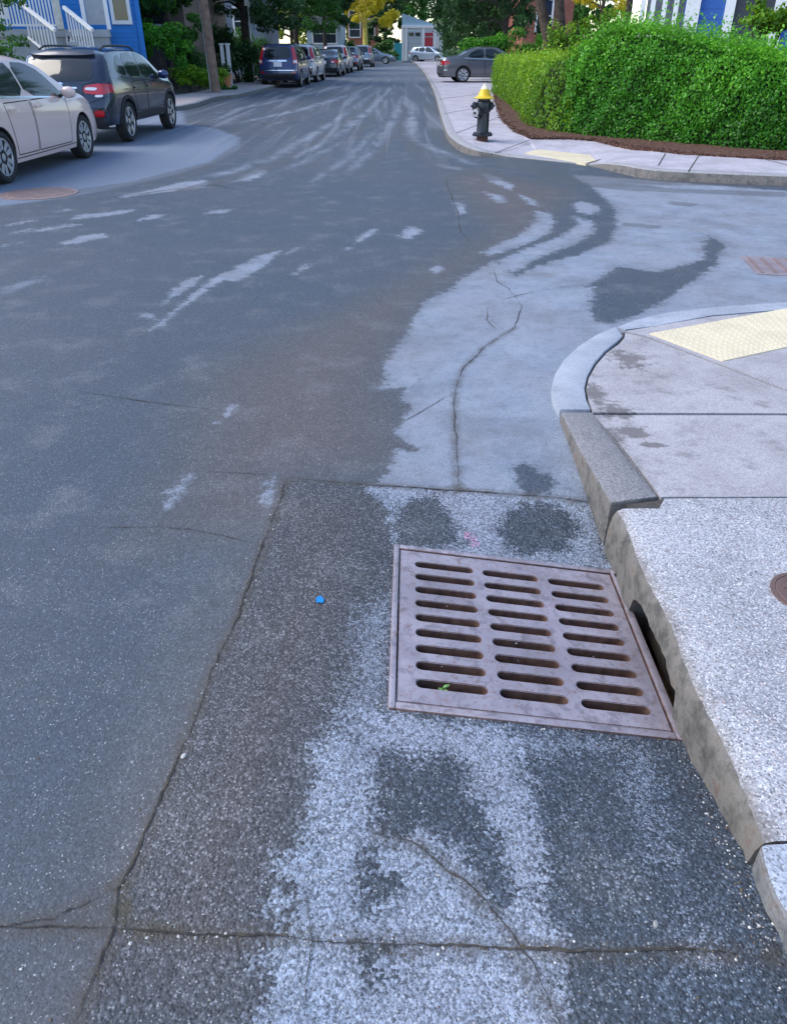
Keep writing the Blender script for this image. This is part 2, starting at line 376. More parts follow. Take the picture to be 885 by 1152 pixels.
# ------------------------------------------------------------------ stains, traced on the photograph and laid on the road
def zc(ox, oy, s, pts): return [(ox + x / s, oy + y / s) for x, y in pts]
def A_(*p): return zc(0, 180, 2.011, p)
def B_(*p): return zc(300, 180, 2.011, p)
def C_(*p): return zc(250, 760, 1.967, p)
def world(poly): return np.array([gp(x, y)[:2] for x, y in poly])
LIGHT = [
 ('+', B_((240,760),(215,740),(255,730),(280,700),(290,655),(345,662),(295,618),(300,590),(330,555),(295,545),(318,515),(235,520),(270,508),(262,480),(280,440),(310,405),(340,345),(362,318),(420,290),(440,268),(480,245),(515,228),(560,262),(640,230),(700,215),(775,185),(790,150),(788,111),(735,60),(684,32),(1176,70),(1609,100),(1609,480),(1176,480),(805,585),(805,925),(523,925),(290,880),(280,800))),
 ('-', B_((740,285),(735,340),(745,365),(790,370),(880,330),(945,285),(1010,240),(1035,190),(1000,170),(985,200),(990,225),(880,255),(790,240),(760,265),(715,290))),
 ('-', B_((560,690),(580,680),(620,700),(660,735),(640,755),(590,760),(560,720))),
 ('-', B_((525,845),(540,800),(580,775),(640,775),(690,800),(705,845),(680,880),(600,895),(540,885))),
 ('-', B_((300,790),(330,765),(380,760),(410,800),(425,840),(440,870),(300,880),(285,830))),
 ('-', B_((760,830),(735,770),(720,720),(705,660),(720,650),(790,800),(800,900),(760,900))),
 ('+', B_((487,210),(520,190),(560,175),(595,150),(608,130),(605,115),(640,118),(650,140),(640,165),(600,185),(540,205),(500,218))),
 ('+', B_((515,230),(600,195),(660,175),(700,150),(700,125),(735,138),(740,165),(700,190),(640,212),(590,235),(555,262))),
 ('+', B_((570,78),(605,90),(615,105),(595,100))), ('+', B_((495,72),(530,80),(545,95),(520,98))),
 ('+', B_((425,95),(445,100),(450,120),(432,125))), ('+', B_((300,175),(330,178),(355,158),(325,150),(308,160))),
 ('+', B_((385,8),(440,18),(440,24),(390,16))), ('+', B_((485,30),(530,40),(560,60),(550,68),(510,52))), ('+', B_((700,118),(690,98),(720,93),(755,108),(740,125))),
 ('+', B_((370,248),(390,236),(400,250),(380,256))),
 ('+', A_((340,385),(365,375),(400,345),(440,315),(475,290),(510,270),(530,275),(560,262),(600,240),(635,205),(600,212),(560,228),(520,250),(480,268),(445,295),(420,320),(380,350))),
 ('+', A_((372,325),(400,308),(440,280),(458,262),(430,268),(395,290))), ('+', A_((315,355),(345,360),(352,350),(330,346))),
 ('+', A_((262,372),(285,348),(275,350))), ('+', A_((645,215),(678,198),(665,200))), ('+', A_((658,260),(690,250),(708,235),(690,236))),
 ('+', A_((805,188),(830,178),(855,155),(835,158),(810,175))), ('+', A_((775,208),(792,200),(785,197))),
 ('+', A_((125,193),(170,190),(240,175),(235,165),(180,172))), ('+', A_((75,165),(130,155),(195,145),(150,145),(80,158))),
 ('+', A_((160,135),(230,128),(300,118),(300,110),(240,118),(175,125))), ('+', A_((0,152),(60,142),(90,137),(50,137))),
 ('+', A_((120,118),(165,113),(150,109))), ('+', A_((0,198),(60,185),(30,186))), ('+', A_((315,138),(345,135),(380,125),(350,123),(318,132))),
 ('+', A_((465,122),(510,120),(530,110),(490,114))), ('+', A_((255,88),(330,78),(400,70),(470,62),(472,45),(420,48),(350,65),(280,80))),
 ('+', A_((525,50),(570,47),(605,28),(590,18),(550,35))), ('+', A_((25,170),(75,158),(70,154),(30,164))),
 ('+', A_((375,790),(400,770),(440,705),(420,710),(395,745),(365,748),(385,760))), ('+', A_((580,775),(605,778),(615,740),(635,700),(622,705),(605,745))),
 ('+', A_((490,595),(515,585),(535,552),(520,556),(512,575))),
 ('+', C_((262,80),(245,130),(210,160),(205,220),(190,300),(195,360),(150,385),(120,400),(118,450),(140,470),(105,490),(110,520),(150,525),(150,560),(90,590),(85,640),(110,690),(100,720),(70,760),(60,900),(760,900),(760,720),(745,600),(745,570),(720,530),(690,500),(705,470),(710,400),(695,340),(690,280),(670,200),(650,140),(640,110),(530,105),(440,100),(370,90))),
 ('-', C_((330,160),(345,200),(330,250),(350,300),(345,340),(400,370),(440,345),(480,370),(530,380),(560,430),(590,470),(600,500),(650,500),(665,460),(620,455),(610,380),(590,340),(580,290),(550,250),(530,190),(480,180),(420,190),(370,150))),
 ('-', C_((310,400),(345,390),(350,430),(395,440),(395,480),(350,520),(300,530),(305,470))),
 ('-', C_((300,600),(330,580),(420,590),(370,610),(365,670),(330,675),(300,640))), ('-', C_((265,90),(310,85),(320,130),(300,150),(265,130))),
]
FAINT = [[(400,690),(440,670),(436,800),(560,815),(700,840),(640,850),(430,850),(400,840),(375,830),(395,760)],
         [(712,838),(735,860),(738,920),(752,960),(742,968),(722,920),(708,870)], [(768,1036),(790,1058),(800,1082),(770,1074)],
         [(0,325),(50,310),(45,316),(5,332)]]
TYRE = [[(600,196),(640,200),(760,212),(885,216),(885,222),(700,214),(620,206)], [(560,180),(640,196),(760,203),(885,207),(885,210),(740,208),(630,202),(560,188)],
        [(700,250),(745,254),(740,258),(700,254)], [(752,226),(785,229),(780,233),(752,230)],
        [(450,120),(460,110),(470,160),(500,190),(490,195),(455,160)], [(480,118),(488,118),(500,150),(530,180),(520,182),(485,150)],
        [(270,165),(240,190),(150,210),(60,222),(60,217),(150,204),(235,182),(262,164)]]
TONE = [[(-300,262),(0,232),(60,224),(130,212),(200,196),(240,183),(266,168),(270,155),(245,145),(210,140),(203,118),(120,112),(-300,150)]]
WARM = [[(230,420),(470,310),(560,260),(500,200),(540,190),(640,215),(600,260),(480,330),(440,420),(450,520),(330,545),(430,560),(430,690),(380,830),(340,960),(280,1152),(60,1152),(180,880),(300,600),(180,600)]]
PATCH = [[(322,538),(290,630),(270,690),(240,750),(210,830),(180,900),(150,975),(133,1000),(130,1045),(60,1250),(1000,1250),(885,1000),(760,760),(680,568),(520,552),(420,546)]]

def rib(pts, w):
    L_, R2 = [], []
    for i, p in enumerate(pts):
        q = 1 - abs(2 * i / (len(pts) - 1) - 1) ** 2 * .7; t = (pts[min(i + 1, len(pts) - 1)][0] - pts[max(i - 1, 0)][0], pts[min(i + 1, len(pts) - 1)][1] - pts[max(i - 1, 0)][1]); l = math.hypot(*t)
        s_ = max(.35, (p[1] - 55) / 120); nx_, ny_ = -t[1] / l * w * q * s_, t[0] / l * w * q * s_ * .6; L_.append((p[0] + nx_, p[1] + ny_)); R2.append((p[0] - nx_, p[1] - ny_))
    return L_ + R2[::-1]
SWEEP = [([(215,203),(270,191),(310,176),(355,150),(400,120),(428,100)], 4), ([(330,178),(380,152),(418,122),(440,99)], 5), ([(390,196),(422,165),(442,135),(452,108)], 5), ([(270,138),(340,123),(390,108),(425,94)], 4),
         ([(240,128),(320,112),(380,98),(420,88)], 4), ([(300,200),(345,180),(385,160)], 3), ([(455,150),(470,160),(500,172),(540,188)], 3), ([(465,120),(462,140),(466,160)], 8), ([(330,160),(372,140),(410,114)], 3), ([(350,205),(395,175),(425,145)], 3)]
SWEEPD = [([(200,215),(262,200),(318,182),(366,154),(408,122),(432,100)], 4), ([(345,190),(395,158),(430,124),(446,100)], 4), ([(410,200),(434,165),(452,135),(458,108)], 4), ([(285,128),(350,114),(400,100),(430,90)], 3), ([(452,118),(450,145),(462,168),(500,186),(560,200)], 4), ([(478,112),(482,140),(500,160),(560,180),(640,190)], 4), ([(490,185),(540,198),(600,204),(690,206)], 3), ([(255,150),(330,132),(395,112)], 3)]
TYRE += [rib(p, w * 1.7) for p, w in SWEEPD]
def sdf(poly, P):
    """signed distance, positive inside"""
    d2 = np.full(len(P), 1e9); ins = np.zeros(len(P), bool); n = len(poly)
    for i in range(n):
        a = poly[i]; b = poly[(i + 1) % n]; e = b - a; L = e.dot(e) + 1e-12
        t = np.clip(((P - a) @ e) / L, 0, 1)
        q = P - a - t[:, None] * e; d2 = np.minimum(d2, (q * q).sum(1))
        c = (a[1] > P[:, 1]) != (b[1] > P[:, 1])
        with np.errstate(divide='ignore', invalid='ignore'):
            xi = a[0] + (P[:, 1] - a[1]) / (b[1] - a[1] + 1e-15) * e[0]
        ins ^= c & (P[:, 0] < xi)
    return np.where(ins, 1, -1) * np.sqrt(d2)
def field(ops, P, far=-.5):
    f = np.full(len(P), far)
    for op, poly in ops:
        w = world(poly); lo = w.min(0) - .6; hi = w.max(0) + .6
        k = np.where(((P > lo) & (P < hi)).all(1))[0]
        if not len(k): continue
        s = np.full(len(P), -.6); s[k] = sdf(w, P[k])
        if op == '-': f = np.minimum(f, -s)
        else: f = np.maximum(f, s)
    return f

# ------------------------------------------------------------------ road
xs = np.concatenate([np.arange(-14, -8, .5), np.arange(-8, -1.7, .09), np.arange(-1.7, 1.7, .018), np.arange(1.7, 8, .09), np.arange(8, 14.01, .5)])
ys = list(np.concatenate([np.arange(-3, .45, .25), np.arange(.45, 2.6, .018)])); 
while ys[-1] < 130: ys.append(ys[-1] + max(.018, .0072 * ys[-1]))
ys = np.array(ys)
gx, gy = np.meshgrid(xs, ys); P = np.stack([gx.ravel(), gy.ravel()], 1)
V = np.column_stack([P, zroad(P[:, 0], P[:, 1])])
nx, ny = len(xs), len(ys)
i0 = (np.arange(ny - 1)[:, None] * nx + np.arange(nx - 1)[None]).ravel()
Q = np.stack([i0, i0 + 1, i0 + nx + 1, i0 + nx], 1)
fc = P[Q].mean(1); du = fc - np.array(GQ['c'])
u_ = du @ _e1[:2]; v_ = du @ _e2[:2]
hole = (np.abs(v_) < .39) & (u_ > -.385) & (u_ < .52)
Q = Q[~hole]
seamd = np.full(len(P), 1.)
for line in ([(322,538),(313,570),(290,630),(270,690),(240,750),(210,830),(180,900),(150,975),(133,1000),(130,1045),(85,1150),(60,1230)], [(-30,1043),(60,1035),(110,1010),(135,995)], [(-20,1042),(130,1047),(300,1053),(390,1057),(450,1062),(520,1064),(640,1072),(790,1072),(872,1076)],
             [(322,538),(370,542),(420,546),(520,552),(620,560),(680,568)], [(515,550),(512,500),(512,440),(520,415),(545,390),(580,368)], [(427,940),(471,953),(520,990),(565,1045),(630,1152)]):
    wl = world(line)
    for a_, b_ in zip(wl[:-1], wl[1:]):
        k = np.where((np.abs(P[:, 0] - (a_[0] + b_[0]) / 2) < 1) & (np.abs(P[:, 1] - (a_[1] + b_[1]) / 2) < 1.2))[0]; e = b_ - a_
        t = np.clip(((P[k] - a_) @ e) / e.dot(e), 0, 1); seamd[k] = np.minimum(seamd[k], np.linalg.norm(P[k] - a_ - t[:, None] * e, axis=1))
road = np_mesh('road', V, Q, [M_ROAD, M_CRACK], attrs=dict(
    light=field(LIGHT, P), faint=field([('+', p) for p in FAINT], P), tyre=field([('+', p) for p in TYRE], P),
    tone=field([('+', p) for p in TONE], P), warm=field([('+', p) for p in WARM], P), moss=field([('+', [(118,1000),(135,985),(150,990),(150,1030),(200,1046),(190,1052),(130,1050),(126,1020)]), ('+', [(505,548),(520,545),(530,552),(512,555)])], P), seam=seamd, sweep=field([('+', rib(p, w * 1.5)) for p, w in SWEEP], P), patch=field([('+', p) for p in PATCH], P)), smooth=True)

tag(road, kind='structure')
# cracks: thin ragged strips of dirt-filled joint, part of the road mesh
CRACKS = [
 ([(322,538),(313,570),(290,630),(270,690),(240,750),(210,830),(180,900),(150,975),(133,1000),(130,1045),(85,1150),(60,1230)], .010),
 ([(-30,1043),(0,1043),(60,1035),(110,1010),(135,995)], .009), ([(-20,1042),(60,1044),(130,1047)], .006),
 ([(130,1047),(200,1050),(300,1053),(390,1057),(450,1062),(520,1064),(640,1072),(720,1071),(790,1072),(872,1076)], .010),
 ([(322,538),(370,542),(420,546),(520,552),(620,560),(680,568)], .011),
 ([(105,594),(180,593),(215,596),(250,603),(290,610)], .007), ([(80,438),(120,446),(160,452),(210,458),(265,464)], .007), ([(230,530),(320,536)], .005),
 ([(515,550),(513,520),(512,500),(511,470),(512,440),(520,415),(545,390),(580,368),(586,345),(572,325),(560,318),(555,300)], .007),
 ([(560,338),(600,328),(660,320)], .007), ([(500,200),(508,222),(515,240),(518,262),(530,275)], .012), ([(548,345),(546,360),(560,372)], .007),
 ([(427,940),(455,945),(471,953),(495,975),(520,990),(545,1015),(565,1045),(600,1090),(630,1152),(650,1200)], .006),
 ([(345,1000),(350,1060),(340,1110),(338,1170)], .005), ([(447,480),(475,462),(510,442)], .006),
 ([(275,215),(240,208),(180,215),(120,224)], .02), ([(240,128),(300,140),(420,133)], .03)]
bm = bmesh.new(); bm.from_mesh(road.data)
rr = random.Random(3)
for line, wd in CRACKS:
    w = [Vector(p) for p in world(line)]; pts = []
    for a, b in zip(w[:-1], w[1:]):
        k = max(2, int((b - a).length / .009)); pts += [a.lerp(b, i / k) for i in range(k)]
    pts.append(w[-1]); ph = [rr.uniform(0, 6) for _ in range(4)]; row = []; s = 0; walk = 0.
    for i, p in enumerate(pts):
        t = (pts[min(i + 1, len(pts) - 1)] - pts[max(i - 1, 0)]).normalized(); nn = Vector((-t.y, t.x))
        s = i * .009; walk = walk * .90 + rr.gauss(0, .0011); j = .004 * math.sin(s * 5 + ph[0]) + .0015 * math.sin(s * 23 + ph[1]) + walk + rr.uniform(-.001, .001)
        c = p + nn * j; hw = wd * .36 * (.42 + .26 * math.sin(s * 7 + ph[2]) + .16 * math.sin(s * 31 + ph[3]) + rr.uniform(-.15, .35)) * (1 + .06 * c.y); hw = max(hw, .0006)
        hw *= min(1, (i + .3) / 12, (len(pts) - 1 - i + .3) / 12)
        row.append([bm.verts.new((c.x + nn.x * hw * q, c.y + nn.y * hw * q, float(zroad(c.x, c.y)) + .0035)) for q in (-1, 1)])
    for a, b in zip(row[:-1], row[1:]):
        f = bm.faces.new((a[0], a[1], b[1], b[0])); f.material_index = 1; f.normal_update()
        if f.normal.z < 0: f.normal_flip()
bm.to_mesh(road.data); bm.free()

# open ground to the horizon, with the street area left out of it
mb = MB(); o_ = [(-13.9, -2.9), (13.9, -2.9), (13.9, 129.8), (-13.9, 129.8)]; e_ = [(-900, -900), (900, -900), (900, 900), (-900, 900)]
mb.add([(x, y, -.012) for x, y in o_ + e_], [(i, 4 + i, 4 + (i + 1) % 4, (i + 1) % 4) for i in range(4)])
tag(mb.build('ground', simple('earth', (.10, .09, .065), .95, 0, .4, .6, .3)), kind='structure')

# ------------------------------------------------------------------ near corner: kerb and pavement
def wk(px, py, dz=0.): 
    p = gp(px, py, zwalk); return (p.x, p.y, p.z + dz)
def resample(pts, d):
    out = []
    for a, b in zip(pts[:-1], pts[1:]):
        a = Vector(a); b = Vector(b); k = max(1, int((b - a).length / d)); out += [tuple(a.lerp(b, i / k)) for i in range(k)]
    return out + [tuple(pts[-1])]
# outer top edge and inner edge of each stone, as pixels of the photograph
BANDO = [(692,368),(672,376),(650,390),(634,405),(624,421),(620,437),(622,450),(629,461)]
BANDI = [(664,461),(659,450),(657,437),(660,424),(668,409),(680,395),(694,384),(700,378)]
def slab(name, poly, mat, z0=-.32, bevel=.008, wob=0.): 
    mb = MB(); mb.prism([tuple(p) for p in poly], z0, None); return mb.build(name, mat, bevel=bevel)
st = tag(slab('kerb_stone', [wk(*p, .004) for p in BANDO + BANDI], M_BAND, bevel=.006), 'pale curved flush kerb stone at the corner of the near pavement', 'kerb stone', 'kerb stones of the near corner')
stB = [wk(*p, .004) for p in [(630,464),(651,506),(686,566)]] + [wk(*p, .004) for p in [(740,559),(702,507),(666,464)]]
tag(slab('kerb_stone', stB, M_GRAN2, bevel=.012), 'dark grey straight kerb stone between the curved stone and the drain kerb', 'kerb stone', 'kerb stones of the near corner')
# long kerb stone over the drain mouth: its road face stops short of the gutter
a = Vector(wk(690, 572)); b = Vector(wk(856, 946)); inn = Vector((.17, .004, 0))
N_ = 44; top_o, bot_o = [], []
for i in range(N_ + 1):
    t = i / N_; p = a.lerp(b, t); p.z = .10
    p.x += .006 * math.sin(t * 17) + rr.uniform(-.003, .003)
    mouth = sstep(1.46, 1.56, p.y) * (1 - sstep(1.98, 2.12, p.y))
    zb = -.30 + float(mouth) * (.312 + .006 * math.sin(t * 40) + rr.uniform(-.003, .003))
    top_o.append(p); bot_o.append((p.x - .012 + float(mouth) * .006, p.y, zb))
vs = []; 
for p, q in zip(top_o, bot_o):
    vs += [(p.x + .040, p.y, .10), (p.x + .014, p.y, .090 + rr.uniform(-.002, .002)), (p.x + rr.uniform(-.002, .002), p.y, .066), ((p.x + q[0]) / 2 + rr.uniform(-.004, .004), p.y, (.08 + q[2]) * .5 if q[2] > -.1 else .0), q, (q[0] + .05, p.y, q[2]), (p.x + .17, p.y, q[2]), (p.x + .17, p.y, .10)]
mb = MB(); m_ = 8; fs = [(i * m_ + k, i * m_ + (k + 1) % m_, (i + 1) * m_ + (k + 1) % m_, (i + 1) * m_ + k) for i in range(N_) for k in range(m_)]
fs += [tuple(range(m_)), tuple(N_ * m_ + k for k in range(m_))]
mb.add(vs, fs)
tag(mb.build('kerb_stone', M_GRANA, smooth=40), 'long speckled granite kerb stone with brown stained face over the dark drain mouth', 'kerb stone', 'kerb stones of the near corner')
stD = [wk(*p, .004) for p in [(853.5,949),(859,975),(870,1005),(884,1030),(960,1230)]] + [(1.30, .35, .104), (1.25, 1.0, .104)] + [wk(*p, .004) for p in [(960, 943)]]
tag(slab('kerb_stone', stD, mat_granite('kerb_granite_blue', (.40, .44, .52)), bevel=.014), 'pale bluish kerb stone at the bottom right with a rusty face', 'kerb stone', 'kerb stones of the near corner')

def patch_sheet(name, poly, mat, zf, z0=-.2, step=.12, dz=0.):
    """a pavement slab: outline -> triangulated top following zf, skirt down to z0"""
    bm = bmesh.new(); ring = resample(list(poly) + [poly[0]], step)[:-1]
    vs = [bm.verts.new((p[0], p[1], 0)) for p in ring]; f = bm.faces.new(vs); f.normal_update()
    if f.normal.z < 0: f.normal_flip()
    lo = [min(p[i] for p in ring) for i in (0, 1)]; hi = [max(p[i] for p in ring) for i in (0, 1)]
    for ax in (0, 1):
        k = max(1, int((hi[ax] - lo[ax]) / max(step, (hi[ax] - lo[ax]) / 60)))
        for i in range(1, k):
            co = [0, 0, 0]; co[ax] = lo[ax] + (hi[ax] - lo[ax]) * i / k; no = [0, 0, 0]; no[ax] = 1
            bmesh.ops.bisect_plane(bm, geom=bm.verts[:] + bm.edges[:] + bm.faces[:], plane_co=co, plane_no=no)
    bedge = [e for e in bm.edges if e.is_boundary]
    ex = bmesh.ops.extrude_edge_only(bm, edges=bedge)['geom']; low = {g for g in ex if isinstance(g, bmesh.types.BMVert)}
    for q in bm.verts: q.co.z = z0 if q in low else float(zf(q.co.x, q.co.y)) + dz
    bmesh.ops.recalc_face_normals(bm, faces=bm.faces)
    me = bpy.data.meshes.new(name); bm.to_mesh(me); bm.free(); me.materials.append(mat)
    o = bpy.data.objects.new(name, me); COL.objects.link(o); return o
W2 = lambda pts: [wk(*p)[:2] for p in pts]
tag(patch_sheet('pavement_bed', [(top_o[0].x + .07, top_o[0].y), (top_o[22].x + .08, top_o[22].y), (top_o[-1].x + .10, top_o[-1].y), (1.37, .35), (2.9, -.2), (4.3, 4.6), (4.35, 5.0)] + W2([(885,346),(800,352),(735,362),(694,374),(672,390),(648,410),(640,440),(652,470),(678,515),(704,562)]), simple('joint_dirt_near', (.07, .062, .056), .95, 0, .4, 60), zwalk, dz=-.014), kind='structure')
# three slabs of the pavement and the ramp slab behind the yellow plate
tag(patch_sheet('pavement_slab_drain', [(q.x + .17, q.y) for q in top_o] + [ (2.6, top_o[-1].y - .1), (3.0, wk(743,559)[1] - .002), (wk(743,559)[0] + .01, wk(743,559)[1] - .012)], M_AGG, zwalk), kind='structure')
tag(patch_sheet('pavement_slab_low', [(1.36, 1.02), (1.31, .35), (2.4, -.4), (2.9, .3), (2.62, 1.02)], M_AGG, zwalk), kind='structure')
tag(patch_sheet('pavement_slab_middle', W2([(668,467),(704,508),(743,559)]) + [(3.0, wk(743,559)[1] + .01), (3.6, wk(885,467)[1]-.01)], M_WALK, zwalk), kind='structure')
tag(patch_sheet('pavement_slab_corner', W2([(702,380),(696,387),(682,397),(670,411),(662,425),(659,437),(662,450),(667,464)]) + [(3.6, wk(885,467)[1]+.005), (4.2, wk(1010,474)[1] + .05)] + W2([(885,440.5),(812,412.3),(727,380),(703,374.5)]), M_WALK, zwalk), kind='structure')
RAMP = W2([(703,372.5),(727,378),(812,410.5),(885,438.5)]) + [(4.4, wk(1010,470)[1]+.1), (4.4, 5.0)] + W2([(885,349),(800,356)])
tag(patch_sheet('pavement_slab_ramp', RAMP, M_WALK, zwalk), kind='structure')
flush = W2([(694,368),(715,360),(750,352),(800,346),(885,340)]) + [(4.4, wk(885,340)[1] + .08), (4.4, wk(885,348)[1] + .07)] + W2([(885,348),(800,355),(735,367),(703,371)])
tag(patch_sheet('kerb_flush', flush, M_BAND, zwalk, dz=.002), kind='structure')
for line in ([(2.9, .9), (1.4, 1.0)],): pass

# yellow tactile plates with domes
def mat_tactile(name, col):
    n = NT(name); v = n.coord()
    c = n.mix(n.mapr(n.noise(v, 4, 6, .65), .35, .7), col, tuple(x * .86 for x in col))
    c = n.mix(n.mapr(n.noise(v, 26, 5, .7), .58, .7, 0, .45), c, (.45, .40, .30))
    n.pbsdf(c, .7); return n.m
M_TACT = mat_tactile('yellow_tactile', (.70, .60, .42))
def tactile(name, corners, label, zf, nu, nv):
    """corners: 4 world xy points"""
    c = [Vector((p[0], p[1], float(zf(p[0], p[1])) + .006)) for p in corners]
    t = thing(name, label, 'tactile paving', tuple(sum(c, Vector()) / 4), 0, 'yellow tactile plates at the crossing ramps')
    o = sum(c, Vector()) / 4; c = [p - o for p in c]
    mb = MB(); mb.prism([tuple(p) for p in c], -.05, None)
    for i in range(nu):
        for j in range(nv):
            u = (i + .5) / nu; w = (j + .5) / nv
            p = c[0].lerp(c[1], u).lerp(c[3].lerp(c[2], u), w)
            k = 8; vs = [(p.x + .013 * math.cos(a * 2 * math.pi / k), p.y + .013 * math.sin(a * 2 * math.pi / k), p.z - .001) for a in range(k)]
            vs += [(p.x + .007 * math.cos(a * 2 * math.pi / k), p.y + .007 * math.sin(a * 2 * math.pi / k), p.z + .0032) for a in range(k)]
            mb.add(vs, [tuple(range(k, 2 * k))] + [(a, (a + 1) % k, k + (a + 1) % k, k + a) for a in range(k)])
    mb.build('plate', M_TACT, t, smooth=40)
    return t
q = W2([(730,376),(812,407)]); e = W2([(885,347.5),(885,391)])
r0 = Vector((*q[0], 0)).lerp(Vector((*e[0], 0)), 1.35); r1 = Vector((*q[1], 0)).lerp(Vector((*e[1], 0)), 1.9)
tactile('tactile_plate', [q[0], q[1], r1[:2], r0[:2]], 'yellow tactile plate with domes on the near corner ramp beside the pale flush kerb', zwalk, 12, 26)

# ------------------------------------------------------------------ storm drain
drain = thing('storm_drain', 'square cast iron drain grate with three columns of slots in the kerbside gutter', 'drain grate', (0, 0, 0))
M3 = Matrix((( _e1[0], _e2[0], 0, GQ['c'][0]), (_e1[1], _e2[1], 0, GQ['c'][1]), (_e1[2], _e2[2], 1, GQ['z0']), (0, 0, 0, 1)))
nz = Vector(_e1).cross(Vector(_e2)); M3[0][2], M3[1][2], M3[2][2] = nz
drain.matrix_world = M3
def guv(u, v): return ((u - .5) * GQ['s'], (.5 - v) * GQ['s'])
def stadium(cx, cy, L, w, n=7):
    r = w / 2; o = []
    for k in range(n + 1): a = -math.pi / 2 + math.pi * k / n; o.append((cx + L / 2 - r + r * math.cos(a), cy + r * math.sin(a)))
    for k in range(n + 1): a = math.pi / 2 + math.pi * k / n; o.append((cx - L / 2 + r + r * math.cos(a), cy + r * math.sin(a)))
    return o
cut = MB()
for (ua, ub, dv) in ((.094, .343, .0), (.385, .624, .004), (.669, .912, .010)):
    for k in range(9):
        v = .134 + dv + k * (.864 - .134) / 8
        x0, y0 = guv(ua, v); x1, _ = guv(ub, v)
        cut.prism(stadium((x0 + x1) / 2, y0, x1 - x0, .034), -.2, .2)
co = cut.build('cutter', M_IRON)
pl = MB(); x0, y1 = guv(.030, .035); x1, y0 = guv(.962, .962)
pl.box(((x0 + x1) / 2, (y0 + y1) / 2, -.018), (x1 - x0, y1 - y0, .044))
g = pl.build('grate', M_IRON, drain)
md = g.modifiers.new('b', 'BOOLEAN'); md.object = co; md.solver = 'EXACT'
co.parent = drain; bpy.context.view_layer.update()
me = bpy.data.meshes.new_from_object(g.evaluated_get(bpy.context.evaluated_depsgraph_get()))
g.modifiers.clear(); g.data = me; bpy.data.objects.remove(co)
bm = bmesh.new(); bm.from_mesh(me)
bmesh.ops.bevel(bm, geom=[e for e in bm.edges if len(e.link_faces) == 2 and e.calc_face_angle(0) > R_(40)], offset=.0022, segments=2, affect='EDGES', clamp_overlap=True)
bm.to_mesh(me); bm.free(); me.materials.clear(); me.materials.append(M_IRON); me.shade_smooth(); me.set_sharp_from_angle(angle=R_(35))
# frame round it: four bars, and small raised tread marks between the slots
fr = MB(); a = GQ['s'] / 2
xa, ya = guv(.024, .029); xb, yb = guv(.968, .968)
for (lx, hx, ly, hy) in ((-a, xa, -a, a), (xb, a, -a, a), (xa + .0005, xb - .0005, ya, a), (xa + .0005, xb - .0005, -a, yb)):
    fr.box(((lx + hx) / 2, (ly + hy) / 2, -.05), (hx - lx, hy - ly, .116 if True else 0))
fr.build('frame', M_IRON, drain, bevel=.004)
td = MB()
for k in range(10):
    v = .134 - .045 + k * (.864 - .134) / 8
    for ua, ub in ((.16, .28), (.45, .56), (.73, .85)):
        if .09 < v < .9:
            x0, y = guv(ua, v); x1, _ = guv(ub, v)
            td.box(((x0 + x1) / 2, y, .0046), ((x1 - x0), .008, .003))
pass
# the pit below, and silt
pit = MB(); X0, X1, Y0, Y1, ZB = -.40, .62, -.42, .42, -.34
pit.add([(X0, Y0, ZB), (X1, Y0, ZB), (X1, Y1, ZB), (X0, Y1, ZB), (X0, Y0, -.045), (X1, Y0, -.06), (X1, Y1, -.06), (X0, Y1, -.045)],
        [(0, 1, 2, 3), (0, 4, 5, 1), (1, 5, 6, 2), (2, 6, 7, 3), (3, 7, 4, 0)])
pit.build('pit', M_MUCK, drain)
ln = MB(); ln.box((.59, -.0, -.09), (.02, .74, .26)); ln.box((.50, .38, -.09), (.2, .02, .2)); ln.box((.50, -.40, -.09), (.2, .02, .2)); ln.build('mouth_shade_box', simple('mouth_shade_black', (.018, .014, .012), .9, 0, .4, 20), drain)  # added dark boxes: the kerb mouth's shade put into their black colour
sl = MB(); n_ = 26; vs = []
for j in range(n_):
    for i in range(n_):
        x = X0 + .02 + (a * 2 - .03) * i / (n_ - 1); y = Y0 + .02 + (Y1 - Y0 - .04) * j / (n_ - 1)
        vs.append((x, y, -.20 + .022 * math.sin(x * 19 + y * 7) * math.sin(y * 23) + rr.uniform(-.009, .009) + .085 * (x + .40) / .8 - .16 * max(0, x - .30) / .1))
sl.add(vs, [(j * n_ + i, j * n_ + i + 1, (j + 1) * n_ + i + 1, (j + 1) * n_ + i) for j in range(n_ - 1) for i in range(n_ - 1)])
sl.build('silt', simple('wet_silt', (.17, .105, .07), .9, 0, .6, 30, .6), drain, smooth=60)
# weed growing in the nearest left slot
x, y = guv(.19, .864); wd = thing('weed', 'tiny green weed growing up through the nearest left slot of the grate', 'weed', tuple(M3 @ Vector((x, y, -.02))))
mb = MB()
for k in range(9):
    an = rr.uniform(0, 6.28); rd = rr.uniform(.004, .020); h = rr.uniform(.004, .022); c = Vector((rd * math.cos(an), .5 * rd * math.sin(an), h))
    d = Vector((math.cos(an), math.sin(an), .3)) * .009; s_ = Vector((-math.sin(an), math.cos(an), 0)) * .004
    mb.add([c - d, c + s_, c + d, c - s_], [(0, 1, 2, 3)])
mb.build('leaves', simple('weed_green', (.16, .35, .08), .6), wd)
mb = MB(); mb.tube([(0, 0, -.09), (.003, 0, -.03), (0, 0, .012)], .0015, 6); mb.build('stem', simple('weed_stem', (.12, .22, .06), .7), wd)

